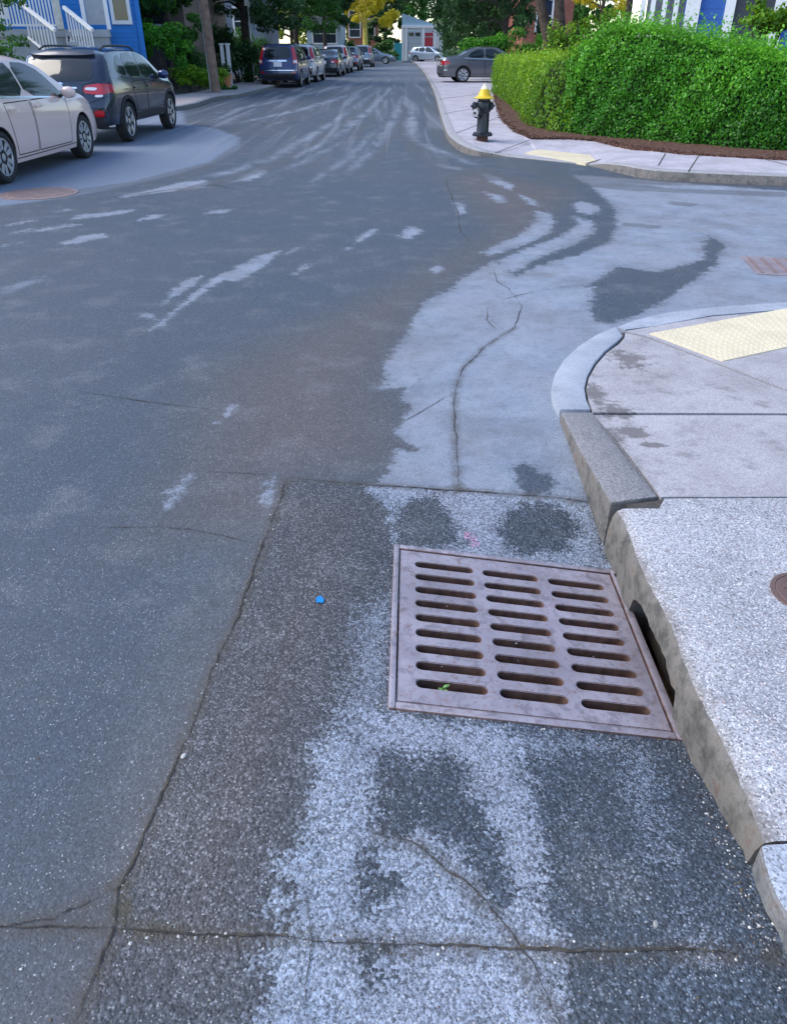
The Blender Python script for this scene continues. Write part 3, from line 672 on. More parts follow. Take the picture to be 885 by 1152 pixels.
# ------------------------------------------------------------------ small covers and marks on the ground
def mat_cover(name, col, sc=60):
    n = NT(name); v = n.coord()
    c = n.mix(n.mapr(n.noise(v, 6, 5), .3, .7), tuple(x * .75 for x in col), col)
    w = n.voro(v, sc, out='Distance'); n.pbsdf(c, .6, .15, n.bump(w, .5, .004)); return n.m
def cover_round(name, loc, r, mat, label, group=None):
    t = thing(name, label, 'utility cover', loc, 0, group)
    mb = MB(); mb.lathe([(r * .86, -.05), (r * .86, .006), (r * .84, .008), (r * .2, .008), (.012, .008)], 40); lidm = mb
    mb = MB(); mb.lathe([(r * .875, -.05), (r * .875, .007), (r, .007), (r * 1.01, -.05)], 40, closed=True); mb.build('frame_ring', mat, t, smooth=40)
    mb = lidm; k = max(3, int(r / .05))
    for i in range(-k, k + 1):
        for j in range(-k, k + 1):
            x, y = i * r * .8 / k, j * r * .8 / k
            if math.hypot(x, y) < r * .78 and (i + j) % 2: mb.box((x, y, .009), (r * .5 / k, r * .5 / k, .005))
    mb.build('lid', mat, t, smooth=40)
M_COVR = mat_cover('rusty_cover', (.27, .19, .18))
p = gp(44, 218); cover_round('manhole_cover', (p.x, p.y, .0), .47, M_COVR, 'round rusty manhole cover in the road beside the pale car')
p = gp(906, 668, zwalk); cover_round('valve_cover', (p.x, p.y, .100), .105, mat_cover('brown_cover', (.17, .105, .09), 200), 'small round brown iron cover in the speckled pavement slab')
cs = [gp(*q) for q in ((832,289),(885,291),(885,307),(858,306))]
t = thing('utility_cover', 'rectangular pinkish iron cover in the side street behind the near corner', 'utility cover', tuple(cs[0]))
c0 = cs[0]; ex = (cs[1] - cs[0]).normalized() * .95; ey = (cs[3] - cs[0]); ey = (ey - ex * (ey.dot(ex) / ex.dot(ex))).normalized() * .62
mb = MB(); mb.prism([(0, 0), tuple(ex[:2]), tuple((ex + ey)[:2]), tuple(ey[:2])], -.05, .007); mb.build('lid', mat_cover('pink_cover', (.30, .25, .27)), t)
mb = MB()
for i in range(9):
    u = (i + .5) / 9; a_ = ex * u + ey * .08; b_ = ex * u + ey * .92; mb.bar((a_.x, a_.y, .009), (b_.x, b_.y, .009), .03, .006)
mb.build('lid_ribs', M_COVR, t)
def blot(name, px, py, rx, ry, mat, label, cat, dz=.005, zf=zroad, ang=0., seed=1):
    p = gp(px, py, zf); r2 = random.Random(seed); k = 26; poly = []
    for i in range(k):
        a_ = 2 * math.pi * i / k; f = 1 + .10 * math.sin(2 * a_ + seed) + .08 * math.sin(5 * a_) + r2.uniform(-.12, .12); x = rx * f * math.cos(a_); y = ry * f * math.sin(a_)
        xx = x * math.cos(ang) - y * math.sin(ang); yy = x * math.sin(ang) + y * math.cos(ang)
        poly.append((xx, yy, float(zf(p.x + xx, p.y + yy)) - p.z + .0015))
    mb = MB(); mb.prism(poly, [q[2] - .002 for q in poly], None); o = mb.build(name, mat, loc=(p.x, p.y, p.z + dz))
    return tag(o, label, cat)
M_BLUE = simple('blue_paint', (.0, .20, .52), .6, 0, .1, 60)
blot('paint_mark', 360, 676, .0145, .016, M_BLUE, 'small bright blue paint dot on the asphalt left of the drain', 'paint mark', seed=4)
n = NT('pink_spray'); v = n.coord('Object'); bs = n.pbsdf((.80, .30, .52), .8)
tr = n.n('ShaderNodeBsdfTransparent'); mx = n.n('ShaderNodeMixShader'); n.link(n.mapr(n.noise(v, 90, 4, .7), .50, .66, 0, .75), mx.inputs[0]); n.link(tr.outputs[0], mx.inputs[1]); n.link(bs.outputs[0], mx.inputs[2]); n.link(mx.outputs[0], n.out.inputs[0])
blot('paint_mark', 530, 608, .020, .062, n.m, 'faint pink spray paint mark just behind the drain frame', 'paint mark', dz=.006, seed=2, ang=.3)
for i, (px, py, r, lab) in enumerate([(207, 851, .0065, 'white pebble lying on the long road crack left of the drain'), (737, 1040, .006, 'little pale pebble lying by the lower right kerb stone')]):
    p = gp(px, py); mb = MB(); mb.lathe([(.001, -r * .5), (r * .7, -r * .4), (r, 0), (r * .75, r * .4), (.001, r * .55)], 9, Matrix.Scale(1.5, 4, (.4, .9, 0)))
    tag(mb.build('pebble', simple('pebble_%s' % ('white', 'pale')[i], ((.45, .43, .40), (.26, .25, .24))[i], .8), smooth=60, loc=(p.x, p.y, p.z + r * .4)), lab, 'pebble')


# loose grit, sand and bits of dry leaf in the gutter and along the seams
mb = MB(); r4 = random.Random(21)
def grain_at(px, py, zf, s):
    p = gp(px, py, zf); k = 5; a0 = r4.uniform(0, 6.28); vs = [(p.x + s * r4.uniform(.7, 1.2) * math.cos(a0 + i * 6.283 / k), p.y + s * r4.uniform(.7, 1.2) * math.sin(a0 + i * 6.283 / k), p.z + .001) for i in range(k)] + [(p.x + r4.uniform(-.3, .3) * s, p.y, p.z + s * .9)]
    mb.add(vs, [(i, (i + 1) % k, k) for i in range(k)], r4.choice((0, 0, 1, 2)))
lines_ = [((690, 640), (640, 520)), ((640, 520), (618, 450)), ((780, 850), (868, 1070)), ((133, 1000), (270, 690)), ((270, 690), (322, 538)), ((130, 1047), (500, 1064)), ((500, 1064), (870, 1076)), ((440, 800), (770, 838)), ((434, 800), (443, 620)), ((322, 540), (680, 568)), ((780, 850), (868, 1070)), ((690, 640), (640, 520))]
for i in range(900):
    (x0, y0), (x1, y1) = r4.choice(lines_); t = r4.random(); grain_at(x0 + (x1 - x0) * t + r4.gauss(-6 if x0 > 600 else 0, 9), y0 + (y1 - y0) * t + r4.gauss(0, 6), None, abs(r4.gauss(.0016, .0011)) + .0007)
for i in range(260): grain_at(r4.uniform(0, 880), r4.uniform(420, 1150), None, abs(r4.gauss(.0014, .001)) + .0006) if r4.random() < 2 else None
tag(mb.build('grit', [simple('grit_grey', (.28, .27, .27), .9), simple('grit_pale', (.52, .50, .48), .9), simple('grit_brown', (.12, .085, .055), .9)]), kind='stuff', label='loose grit and sand scattered in the gutter and along the cracks')
# ------------------------------------------------------------------ far corner: kerb, pavement, mulch
_rc = gp(628, 179)
def zfar(x, y):
    return .125 - .10 * (1 - sstep(.7, 1.7, np.hypot(np.asarray(x, float) - _rc.x, np.asarray(y, float) - _rc.y)))
def fk(px, py): p = gp(px, py, zfar); return (p.x, p.y)
KP = [fk(*q) for q in [(1500,222),(1100,206),(885,197.5),(830,195.5),(774,193),(720,189),(664,184),(620,180),(590,177),(560,173),(538,169),(522,163.5),(511,157),(503,149),(498,136),(494,122),(490,108),(486,98),(482,90),(478,83),(474,78),(470,73.5),(466,70.5),(462,68.5)]]
KP = [Vector(p) for p in KP]
def offset_path(P, d):
    out = []
    for i, p in enumerate(P):
        t = (P[min(i + 1, len(P) - 1)] - P[max(i - 1, 0)]).normalized(); out.append(p + Vector((t.y, -t.x)) * d)
    return out
def smooth_path(P, k=4):
    out = []
    for i in range(len(P) - 1):
        p0 = P[max(i - 1, 0)]; p1 = P[i]; p2 = P[i + 1]; p3 = P[min(i + 2, len(P) - 1)]
        for j in range(k):
            t = j / k; out.append(.5 * ((2 * p1) + (p2 - p0) * t + (2 * p0 - 5 * p1 + 4 * p2 - p3) * t * t + (3 * p1 - p0 - 3 * p2 + p3) * t ** 3))
    return out + [P[-1]]
KS = smooth_path(KP, 3)
def kerb_strip(name, P, w, zf, mat, side=1):
    I = offset_path(P, w * side); vs = []; 
    for p, q in zip(P, I):
        zp = float(zf(p.x, p.y)); d = (q - p).normalized()
        vs += [(p.x, p.y, -.25), (p.x, p.y, zp - .015), (p.x + d.x * .015, p.y + d.y * .015, zp), (q.x, q.y, zp), (q.x, q.y, -.25)]
    fs = [(i * 5 + k, i * 5 + k + 1, (i + 1) * 5 + k + 1, (i + 1) * 5 + k) for i in range(len(P) - 1) for k in range(4)]
    mb = MB(); mb.add(vs, fs); o = mb.build(name, mat, smooth=50); tag(o, kind='structure'); return I
KI = kerb_strip('kerb_far', KS, .17, zfar, mat_granite('far_kerb_granite', (.33, .32, .34)))
zfar2 = lambda x, y: zfar(x, y) + .003
MU = [Vector(fk(*q)) for q in [(1500,196),(1100,188),(885,181),(764,174),(710,169),(665,165.5),(639,163),(597,157),(579,149),(565,137),(558,122),(555,109),(552.5,100),(546,91),(530,80),(512,72),(500,67.5)]]
KI2 = offset_path(KS, .173)
tag(patch_sheet('pavement_far', [tuple(p) for p in KI2] + [tuple(p) for p in MU[::-1]], M_FARWALK, zfar2, step=.3), kind='structure')
# joints of the far pavement: dark grooves laid over the slabs
mb = MB()
for (a, b) in (((740,186.5),(748,173)),((774,193),(785,176)),((861,180),(900,190)),((661,184),(706,170)),((557,172),(595,158)),((513,150),(561,132)),((500,128),(556,118)),((494,112),(552,104)),((489,98),(546,92))):
    p = Vector((*fk(*a), 0)); q = Vector((*fk(*b), 0)); p.z = float(zfar(*p[:2])) + .005; q.z = float(zfar(*q[:2])) + .005
    mb.bar(p, q, .016, .004)
tag(mb.build('pavement_joints', simple('joint_dirt', (.07, .06, .055), .95)), kind='structure')
tactile('tactile_plate', [fk(589,173), fk(604,169), fk(684,177), fk(659,184)], 'yellow tactile plate on the far corner pavement in front of the hedge', zfar2, 8, 16)
# mulch
def mat_mulch():
    n = NT('bark_mulch'); v = n.coord()
    c = n.ramp(n.voro(v, 45), [(0, (.05, .022, .014)), (.5, (.13, .055, .036)), (1, (.20, .10, .065))])
    s_ = n.n('ShaderNodeSeparateColor'); n.link(n.voro(v, 45), s_.inputs[0])
    c = n.ramp(s_.outputs[0], [(0, (.045, .02, .013)), (.5, (.12, .05, .033)), (.92, (.19, .09, .06)), (1, (.34, .22, .15))])
    n.pbsdf(c, .95, 0, n.bump(n.voro(v, 45, out='Distance'), .9, .03)); return n.m
M_MULCH = mat_mulch()
HB = [Vector(p) for p in (MU[0] + Vector((1, 3)), MU[2] + Vector((1.2, 3.4)))]
tag(patch_sheet('mulch_bed', [tuple(p) for p in MU[:13]] + [(MU[12].x + 4, MU[12].y + .5), (9, 24), (14, 19)], M_MULCH, lambda x, y: .145, step=.4), kind='structure')
DR = [tuple(p) for p in MU[12:]] + [(9.5, MU[-1].y + 1), (16, 70), (16, MU[12].y + .6), (MU[12].x + 4, MU[12].y + .6)]
tag(patch_sheet('driveway', DR, mat_concrete('driveway_asphalt', (.36, .34, .36), .1, .3, 40), lambda x, y: .122, step=.8), kind='structure')
# bark chips spilling at the edge of the bed
mb = MB(); r3 = random.Random(9)
for i in range(700):
    k = r3.randrange(2, 11); p = MU[k].lerp(MU[k + 1], r3.random()); d = abs(r3.gauss(0, .12)) - .06
    t = (MU[k + 1] - MU[k]).normalized(); p = p + Vector((t.y, -t.x)) * d
    mb.box((p.x, p.y, .15 + r3.uniform(0, .012)), (r3.uniform(.02, .06), r3.uniform(.01, .02), .01), Matrix.Rotation(r3.uniform(0, 6.3), 3, 'Z') @ Matrix.Rotation(r3.uniform(-.5, .5), 3, 'X'))
tag(mb.build('bark_chips', M_MULCH), kind='stuff', label='reddish brown bark chips along the hedge bed edge')

# left kerb and pavement
LP = [Vector(gp(*q, .12)[:2]) for q in [(120,140),(165,127),(203,119),(240,109),(255,107),(268,105.5),(280,102.5),(295,99.2),(312,94)]]
LP = [Vector((-9.5, 14)), Vector((-8.0, 21))] + LP[2:] + [Vector((-6.1, 52)), Vector((-5.4, 65)), Vector((-4.6, 80)), Vector((-4.2, 100))]
LS = smooth_path(LP, 3)
zl_ = lambda x, y: .12
LI = kerb_strip('kerb_left', LS, -.16, zl_, mat_granite('left_kerb_granite', (.30, .30, .31)))
LI2 = offset_path(LS, -.163)
tag(patch_sheet('pavement_left', [tuple(p) for p in LI2] + [(p.x - 1.7, p.y) for p in LI2[::-1]], mat_concrete('left_pavement', (.42, .36, .35), .08, .3, 50), lambda x, y: .122, step=.5), kind='structure')
tag(patch_sheet('front_gardens', [(p.x - 1.7, p.y) for p in LI2] + [(-20, 100), (-24, 16)], simple('garden_earth', (.06, .05, .03), .95, 0, .5, 3, .4), lambda x, y: .13, step=1.5), kind='structure')

# ------------------------------------------------------------------ foliage
def mat_leaf(name, a, b, c, trans=.25, rough=.5):
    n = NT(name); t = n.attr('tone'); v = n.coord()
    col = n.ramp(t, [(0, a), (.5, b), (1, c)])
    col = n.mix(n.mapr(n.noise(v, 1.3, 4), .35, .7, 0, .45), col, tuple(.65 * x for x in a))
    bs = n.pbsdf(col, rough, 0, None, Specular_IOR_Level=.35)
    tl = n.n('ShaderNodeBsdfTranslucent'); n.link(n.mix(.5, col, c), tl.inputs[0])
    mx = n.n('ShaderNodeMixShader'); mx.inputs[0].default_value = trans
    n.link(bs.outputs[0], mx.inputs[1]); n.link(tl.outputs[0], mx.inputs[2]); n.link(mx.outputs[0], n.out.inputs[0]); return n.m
def leaf_mesh(name, P, N, size, mat, parent=None, aspect=.5, tone=None, spread=.8):
    """one folded leaf-shaped face per point"""
    P = np.asarray(P, float); n = len(P); N = np.asarray(N, float) + rng.normal(0, spread, (n, 3)); N /= np.linalg.norm(N, axis=1)[:, None] + 1e-9
    r = rng.normal(0, 1, (n, 3)); U = np.cross(N, r); U /= np.linalg.norm(U, axis=1)[:, None] + 1e-9; W = np.cross(N, U)
    L = (size * rng.uniform(.6, 1.35, n))[:, None] / 2; D = L * aspect
    V = np.stack([P - U * L, P + W * D + N * L * .15, P + U * L, P - W * D + N * L * .15], 1).reshape(-1, 3)
    Qd = np.arange(4 * n).reshape(n, 4); tone = rng.random(n) if tone is None else tone
    return np_mesh(name, V, Qd, mat, parent, dict(tone=np.repeat(tone, 4)))
M_HEDGE = mat_leaf('privet_leaf', (.024, .125, .010), (.075, .31, .020), (.20, .54, .03), .3, .42)
M_HEDGE2 = mat_leaf('privet_leaf_yellow', (.04, .13, .010), (.16, .37, .018), (.38, .58, .03), .35, .45)
M_DARKL = mat_leaf('dark_tree_leaf', (.012, .042, .014), (.040, .115, .032), (.10, .22, .06), .35)
M_MIDL = mat_leaf('mid_tree_leaf', (.02, .08, .016), (.06, .20, .035), (.16, .38, .06), .4)
M_SUNYELL = mat_leaf('sun_yellow_tree_leaf', (.50, .42, .02), (.85, .72, .04), (.92, .88, .12), .5)  # yellow of sunlight on the street-end tree put into the leaf colour
M_SUNL = mat_leaf('painted_sun_leaf', (.10, .20, .02), (.30, .40, .03), (.60, .62, .08), .45)  # sunlit gaps among the far trees painted as yellow-green leaves
M_BARK = simple('bark', (.11, .075, .055), .95, 0, .5, 9, .8); M_BARKD = simple('dark_bark', (.045, .035, .03), .95, 0, .5, 9, .8)
M_CORE = simple('dark_core', (.012, .022, .010), 1, 0, .5, 20)

def hedge(name, label, path, hts, thick, n, size, mat, group=None, topfuzz=.10, z0=.14, mattone=None, lift=.0):
    path = [Vector(p) for p in path]; seg = np.array([[*p] for p in path]); h = np.array(hts, float)
    d = np.linalg.norm(np.diff(seg, axis=0), axis=1); cum = np.concatenate([[0], np.cumsum(d)]); Ltot = cum[-1]
    o = thing(name, label, 'hedge', (seg[len(seg) // 2][0], seg[len(seg) // 2][1], z0), 0, group)
    O = np.array([seg[len(seg) // 2][0], seg[len(seg) // 2][1], z0])
    inward = offset_path(path, thick)     # away from the street
    inn = np.array([[*p] for p in inward])
    def atS(s): 
        return np.stack([np.interp(s, cum, seg[:, 0]), np.interp(s, cum, seg[:, 1])], 1), np.stack([np.interp(s, cum, inn[:, 0]), np.interp(s, cum, inn[:, 1])], 1), np.interp(s, cum, h)
    s = rng.uniform(0, Ltot, n); a, b, H = atS(s); k = rng.random(n)
    t = np.zeros(n); z = np.zeros(n); front = k < .62; top = (k >= .62) & (k < .94); back = k >= .94
    z[front] = rng.random(front.sum()) ** .9; t[front] = np.abs(rng.normal(0, .05, front.sum())) + .05 * np.sin(s[front] * 5 + z[front] * 6) ** 2
    t[top] = rng.random(top.sum()); z[top] = 1
    t[back] = 1; z[back] = rng.random(back.sum())
    lump = .03 * np.sin(s * 3.1 + 1) + .02 * np.sin(s * 7.3) + .015 * np.sin(s * 13 + t * 5)
    zz = z0 - .14 + .12 + z * (H - .12 + lump); zz[top] += np.abs(rng.normal(0, topfuzz, top.sum())) * rng.random(top.sum()) - .03
    zz[front] -= 0
    # rounded shoulder at the top edge
    sh = np.where(front, np.clip((z - .82) / .18, 0, 1) ** 2 * .11, 0) + np.where(top, 0, 0)
    p = a + (b - a) * (t + sh)[:, None]
    u = (b - a) / (np.linalg.norm(b - a, axis=1)[:, None] + 1e-9)
    bulge = (.03 * np.sin(s * 4.3 + zz * 3) + .03 * np.sin(s * 9 - zz * 6) + rng.normal(0, .035, n)) * (front | back)
    p = p - u * (bulge + .0)[:, None]
    Nn = np.concatenate([-u * np.where(top, .1, 1)[:, None], np.where(top, 1., .35)[:, None]], 1); Nn[back, :2] *= -1
    P3 = np.concatenate([p, zz[:, None]], 1) - O
    tone = np.clip(rng.normal(.45, .2, n) + np.where(top, .22, 0) + .18 * np.clip((zz - .9) / .8, -1, 1) + .12 * np.sin(s * 2.1 + zz * 2.7) , 0, 1)  # top and upper leaves paler: light from above put into the tone
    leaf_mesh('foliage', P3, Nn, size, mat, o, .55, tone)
    # solid dark core: shade inside the hedge put into its colour
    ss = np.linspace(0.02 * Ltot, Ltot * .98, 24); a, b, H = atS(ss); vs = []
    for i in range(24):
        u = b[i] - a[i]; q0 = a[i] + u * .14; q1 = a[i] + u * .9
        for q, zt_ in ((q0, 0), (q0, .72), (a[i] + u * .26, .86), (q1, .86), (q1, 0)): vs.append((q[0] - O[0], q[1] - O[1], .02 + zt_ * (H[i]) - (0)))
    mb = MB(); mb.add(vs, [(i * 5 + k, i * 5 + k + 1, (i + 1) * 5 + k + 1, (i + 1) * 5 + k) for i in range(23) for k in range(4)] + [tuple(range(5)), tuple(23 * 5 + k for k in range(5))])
    mb.build('dark_core', M_CORE, o); return o
def hp(px, py): p = gp(px, py, .14); return (p.x, p.y)
def ht(px, py, base): b = hp(px, base); return at(px, py, b[1] + .35).z - .14
T = [(1500,188,42),(1150,180,42),(1000,175,44),(885,170,44),(830,167,42),(785,163,35),(740,159,22),(700,156,16),(665,153,18),(645,151,28),(628,148,42)]
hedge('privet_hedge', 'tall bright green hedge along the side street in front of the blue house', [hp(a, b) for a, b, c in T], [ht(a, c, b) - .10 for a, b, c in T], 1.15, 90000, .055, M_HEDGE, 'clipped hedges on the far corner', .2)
T2 = [(640,150,53),(612,147,55),(597,143,57),(588,138,58),(582,128,60),(572,118,60),(560,109,61),(552,103,61)]
hedge('privet_hedge', 'lower yellowish clipped hedge behind the fire hydrant', [hp(a, b) for a, b, c in T2], [ht(a, c, b) for a, b, c in T2], 1.3, 38000, .060, M_HEDGE2, 'clipped hedges on the far corner', .12)

def crown_pts(blobs, n):
    """points through clumps; blobs: (centre, radii)"""
    vol = np.array([b[1][0] * b[1][1] * b[1][2] for b in blobs]) ** .8; cnt = rng.multinomial(n, vol / vol.sum()); P, N, T = [], [], []
    for (c, r), k in zip(blobs, cnt):
        d = rng.normal(0, 1, (k, 3)); d /= np.linalg.norm(d, axis=1)[:, None]; q = rng.random(k) ** .45
        # sub clumps
        P.append(np.array(c) + d * q[:, None] * np.array(r)); N.append(d + [0, 0, .5]); T.append(np.clip(.35 + .3 * d[:, 2] * q + rng.normal(0, .18, k) + rng.normal(0, .1), 0, 1))
    return np.concatenate(P), np.concatenate(N), np.concatenate(T)
def tree(name, label, cat, loc, h, spread, cz, n, size, mat, bark, group=None, r=.16, lean=(0, 0), nb=14, weep=.0, seed=1, trunks=None, flat=1.):
    rs = np.random.default_rng(seed); o = thing(name, label, cat, loc, 0, group); blobs = []
    mb = MB()
    tr_top = Vector((lean[0], lean[1], h * .62))
    if trunks is None: trunks = [[(0, 0, -.1), (lean[0] * .3, lean[1] * .3, h * .25), tuple(tr_top)]]
    for tk in trunks: mb.tube([Vector(tk[0])] + [Vector(tk[0]).lerp(Vector(tk[1]), .3) + Vector((.02, .02, 0))] + [Vector(q) for q in tk[1:]], [r * 1.35, r] + [r * (.9 - .45 * i / max(1, len(tk) - 2)) for i in range(len(tk) - 1)], 12)
    for i in range(nb):
        a = i * 2.4 + rs.uniform(0, .5); q = (i + .5) / nb; z = cz + (h - cz) * q; rad = spread * (math.sin(math.pi * min(.98, .18 + .75 * q)) ** .7) * rs.uniform(.45, .9)
        c = (tr_top.x * min(1, z / tr_top.z) + rad * math.cos(a), tr_top.y * min(1, z / tr_top.z) + rad * math.sin(a) * flat, z)
        br = spread * rs.uniform(.30, .48); blobs.append((c, (br, br * flat, br * rs.uniform(.6, .9) * (1 + weep))))
        s_ = Vector(trunks[i % len(trunks)][-1]); s_ = Vector((s_.x * .9, s_.y * .9, min(z - .3, s_.z * rs.uniform(.5, 1))))
        m_ = s_.lerp(Vector(c), .5) + Vector((0, 0, .15 * rad)); mb.tube([s_, m_, Vector(c)], [r * .42, r * .25, r * .08], 7)
    mb.build('trunk', bark, o, smooth=60)
    # break each clump into sub-clumps so the crown has gaps
    sub = []
    for c, rr_ in blobs:
        for _ in range(7):
            d = rs.normal(0, 1, 3); d /= np.linalg.norm(d); sub.append((np.array(c) + d * np.array(rr_) * rs.uniform(.4, .95), tuple(np.array(rr_) * rs.uniform(.25, .5))))
    Pp, Nn, Tt = crown_pts(sub, n); leaf_mesh('crown', Pp, Nn, size, mat, o, .55, Tt); return o
def bush(name, label, loc, blobs, n, size, mat, group=None, cat='shrub'):
    o = thing(name, label, cat, loc, 0, group); sub = []
    for c, r in blobs:
        for _ in range(8):
            d = rng.normal(0, 1, 3); d /= np.linalg.norm(d); sub.append((np.array(c) + d * np.array(r) * rng.uniform(.3, .8), tuple(np.array(r) * rng.uniform(.3, .55))))
    Pp, Nn, Tt = crown_pts(sub, n); Pp[:, 2] = np.maximum(Pp[:, 2], .02); leaf_mesh('foliage', Pp, Nn, size, mat, o, .55, Tt)
    mb = MB()
    for c, r in blobs:
        for k in range(3): mb.tube([(.06 * k - .06, 0, -.05), (c[0] * .5, c[1] * .5, c[2] * .5), (c[0] + rng.uniform(-.3, .3) * r[0], c[1], c[2] + r[2] * .4)], [.03, .022, .008], 6)
    mb.build('stems', M_BARKD, o); return o

# ------------------------------------------------------------------ fire hydrant
p = gp(542, 157, zfar2)
hyd = thing('fire_hydrant', 'black fire hydrant with a yellow conical bonnet at the far pavement corner', 'fire hydrant', (p.x, p.y, p.z), R_(8)); hyd.scale = (.98, .98, .84)
M_HB = simple('hydrant_black', (.010, .012, .018), .32, 0, .4, 9); M_HY = simple('hydrant_yellow', (.72, .47, .015), .45, 0, .12, 9); M_HW = simple('hydrant_pale_tip', (.80, .74, .50), .5); M_RUST = simple('hydrant_rust', (.10, .045, .03), .9, 0, .5, 30, .4); M_HS = simple('hydrant_steel', (.55, .55, .57), .35, .6)
mb = MB(); mb.lathe([(.105, -.05), (.105, .07), (.12, .075)], 28); mb.build('foot', M_RUST, hyd, smooth=40)
mb = MB(); mb.lathe([(.115, .07), (.175, .072), (.185, .082), (.185, .115), (.175, .125), (.118, .14), (.108, .17), (.108, .52), (.125, .54), (.132, .57), (.132, .70), (.122, .73), (.11, .74), (.11, .78)], 32); mb.build('barrel', M_HB, hyd, smooth=35)
for k in range(8):
    mb = MB(); a_ = k * math.pi / 4 + .2; mb.lathe([(.016, .118), (.016, .142), (.012, .146)], 6, Matrix.Translation((.152 * math.cos(a_), .152 * math.sin(a_), 0))); mb.build('flange_bolt', M_HB, hyd)
pass
mb = MB(); mb.lathe([(.105, .775), (.175, .778), (.182, .79), (.178, .80), (.125, .825), (.112, .85), (.088, .915), (.070, .955)], 32); mb.build('bonnet', M_HY, hyd, smooth=40)
mb = MB(); mb.lathe([(.070, .9551), (.056, .985), (.045, 1.0), (.030, 1.012), (.028, 1.035), (.02, 1.04)], 20); mb.build('operating_nut', M_HW, hyd, smooth=35)
for M, r_, ln, mt in ((Matrix.Rotation(R_(-90), 4, 'Y'), .062, .15, M_HB), (Matrix.Rotation(R_(90), 4, 'Y'), .060, .11, M_HB), (Matrix.Rotation(R_(28), 4, 'Z') @ Matrix.Rotation(R_(-90), 4, 'Y') , .080, .135, M_HB)):
    zc_ = .64 if r_ < .07 else .52
    mb = MB(); mb.lathe([(r_, .07), (r_, ln), (r_ * 1.28, ln + .005), (r_ * 1.28, ln + .045), (r_ * .9, ln + .06), (.022, ln + .062), (.022, ln + .09)], 20, Matrix.Translation((0, 0, zc_)) @ M)
    nz_ = mb.build('nozzle_cap', mt, hyd, smooth=35)
    if r_ > .07:
        mb = MB(); mb.lathe([(r_ * .95, ln + .052), (r_ * .95, ln + .064), (r_ * .5, ln + .066)], 20, Matrix.Translation((0, 0, zc_)) @ M); mb.build('steel_face', M_HS, nz_, smooth=35)
mb = MB(); mb.tube([(-.19, -.02, .60), (-.20, -.06, .52), (-.17, -.12, .46), (-.12, -.16, .44)], .006, 6); mb.build('chain', M_HS, hyd)

# ------------------------------------------------------------------ buildings
def mat_siding(name, col, pitch=.115, rough=.55):
    n = NT(name); v = n.coord(); sz = n.n('ShaderNodeSeparateXYZ'); n.link(v, sz.inputs[0])
    fr_ = n.math('FRACT', n.math('DIVIDE', sz.outputs[2], pitch))
    c = n.mix(n.mapr(n.noise(v, 3, 5), .3, .7, 0, .3), col, tuple(x * .75 for x in col))
    c = n.mix(n.mapr(fr_, 0, .10, .75, 0), c, tuple(x * .25 for x in col))
    n.pbsdf(c, rough, 0, n.bump(fr_, .6, .03)); return n.m
def mat_brick(name, a, b):
    n = NT(name); v = n.coord(); br = n.n('ShaderNodeTexBrick'); mp = n.n('ShaderNodeMapping'); n.link(v, mp.inputs[0]); mp.inputs['Rotation'].default_value = (R_(90), 0, 0)
    n.link(mp.outputs[0], br.inputs[0]); br.inputs['Scale'].default_value = 4; br.inputs['Color1'].default_value = (*a, 1); br.inputs['Color2'].default_value = (*b, 1); br.inputs['Mortar'].default_value = (.3, .27, .24, 1)
    n.pbsdf(n.mix(n.mapr(n.noise(v, 2, 5), .3, .7, 0, .35), br.outputs[0], (.12, .04, .03)), .9); return n.m
M_WHITE = simple('white_trim', (.80, .80, .82), .5, 0, .06, 5); M_GLASSD = simple('window_glass', (.03, .04, .05), .08, 0, .3, 2, 0., Specular_IOR_Level=.8)
M_ROOF = simple('slate_roof', (.12, .12, .13), .85, 0, .3, 12, .4); M_GREYP = simple('grey_porch_paint', (.36, .38, .42), .6, 0, .1, 4)
M_BLUEH = mat_siding('bright_blue_siding', (.022, .23, .68), .13); M_BLUE2 = mat_siding('blue_siding', (.035, .135, .48), .20)
def window(parent, c, w, h, fr=.09, ax='x', lab=None, sill=True, sash=True):
    """window on a wall facing -Y (ax='x'); c = centre on the wall face"""
    c = Vector(c); mb = MB()
    for s_ in (-1, 1): mb.box((c.x + s_ * (w / 2 + fr / 2), c.y - .03, c.z), (fr, .10, h + 2 * fr))
    mb.box((c.x, c.y - .031, c.z + h / 2 + fr / 2), (w - .002, .096, fr)); mb.box((c.x, c.y - .04, c.z - h / 2 - fr / 2), (w - .002, .12, fr))
    if sash: mb.box((c.x, c.y - .012, c.z), (w - .004, .05, .05))
    f_ = mb.build('window', M_WHITE, parent); mb = MB(); mb.box((c.x, c.y - .004, c.z), (w - .006, .03, h - .006)); mb.build('pane', M_GLASSD, f_); return f_
# left: bright blue house with a porch and stairs
bh = thing('blue_house', 'bright blue clapboard house with grey porch behind the parked dark crossover', 'house', (-10.2, 30.0, .13), R_(16))
def L(px, py, Y):
    yl = {30: 0., 28: -1.95, 27.6: -2.2, 26.6: -3.3}[Y]; c_, s_ = math.cos(R_(16)), math.sin(R_(16)); Yw = 30.
    for _ in range(30):
        v = at(px, py, Yw); X, Y2 = v.x + 10.2, v.y - 30.0; lx, ly = c_ * X + s_ * Y2, -s_ * X + c_ * Y2; Yw += (yl - ly) * .6
    return Vector((lx, ly, v.z - .13))
xr = L(158, 40, 30).x; xl = xr - 7.5
mb = MB(); mb.box(((xl + xr) / 2, 4, 3.4), (xr - xl, 8, 6.8)); mb.build('walls', M_BLUEH, bh)
mb = MB(); mb.box((xr + .03, -.03, 3.4), (.16, .16, 6.78)); mb.build('corner_board', M_BLUEH, bh)
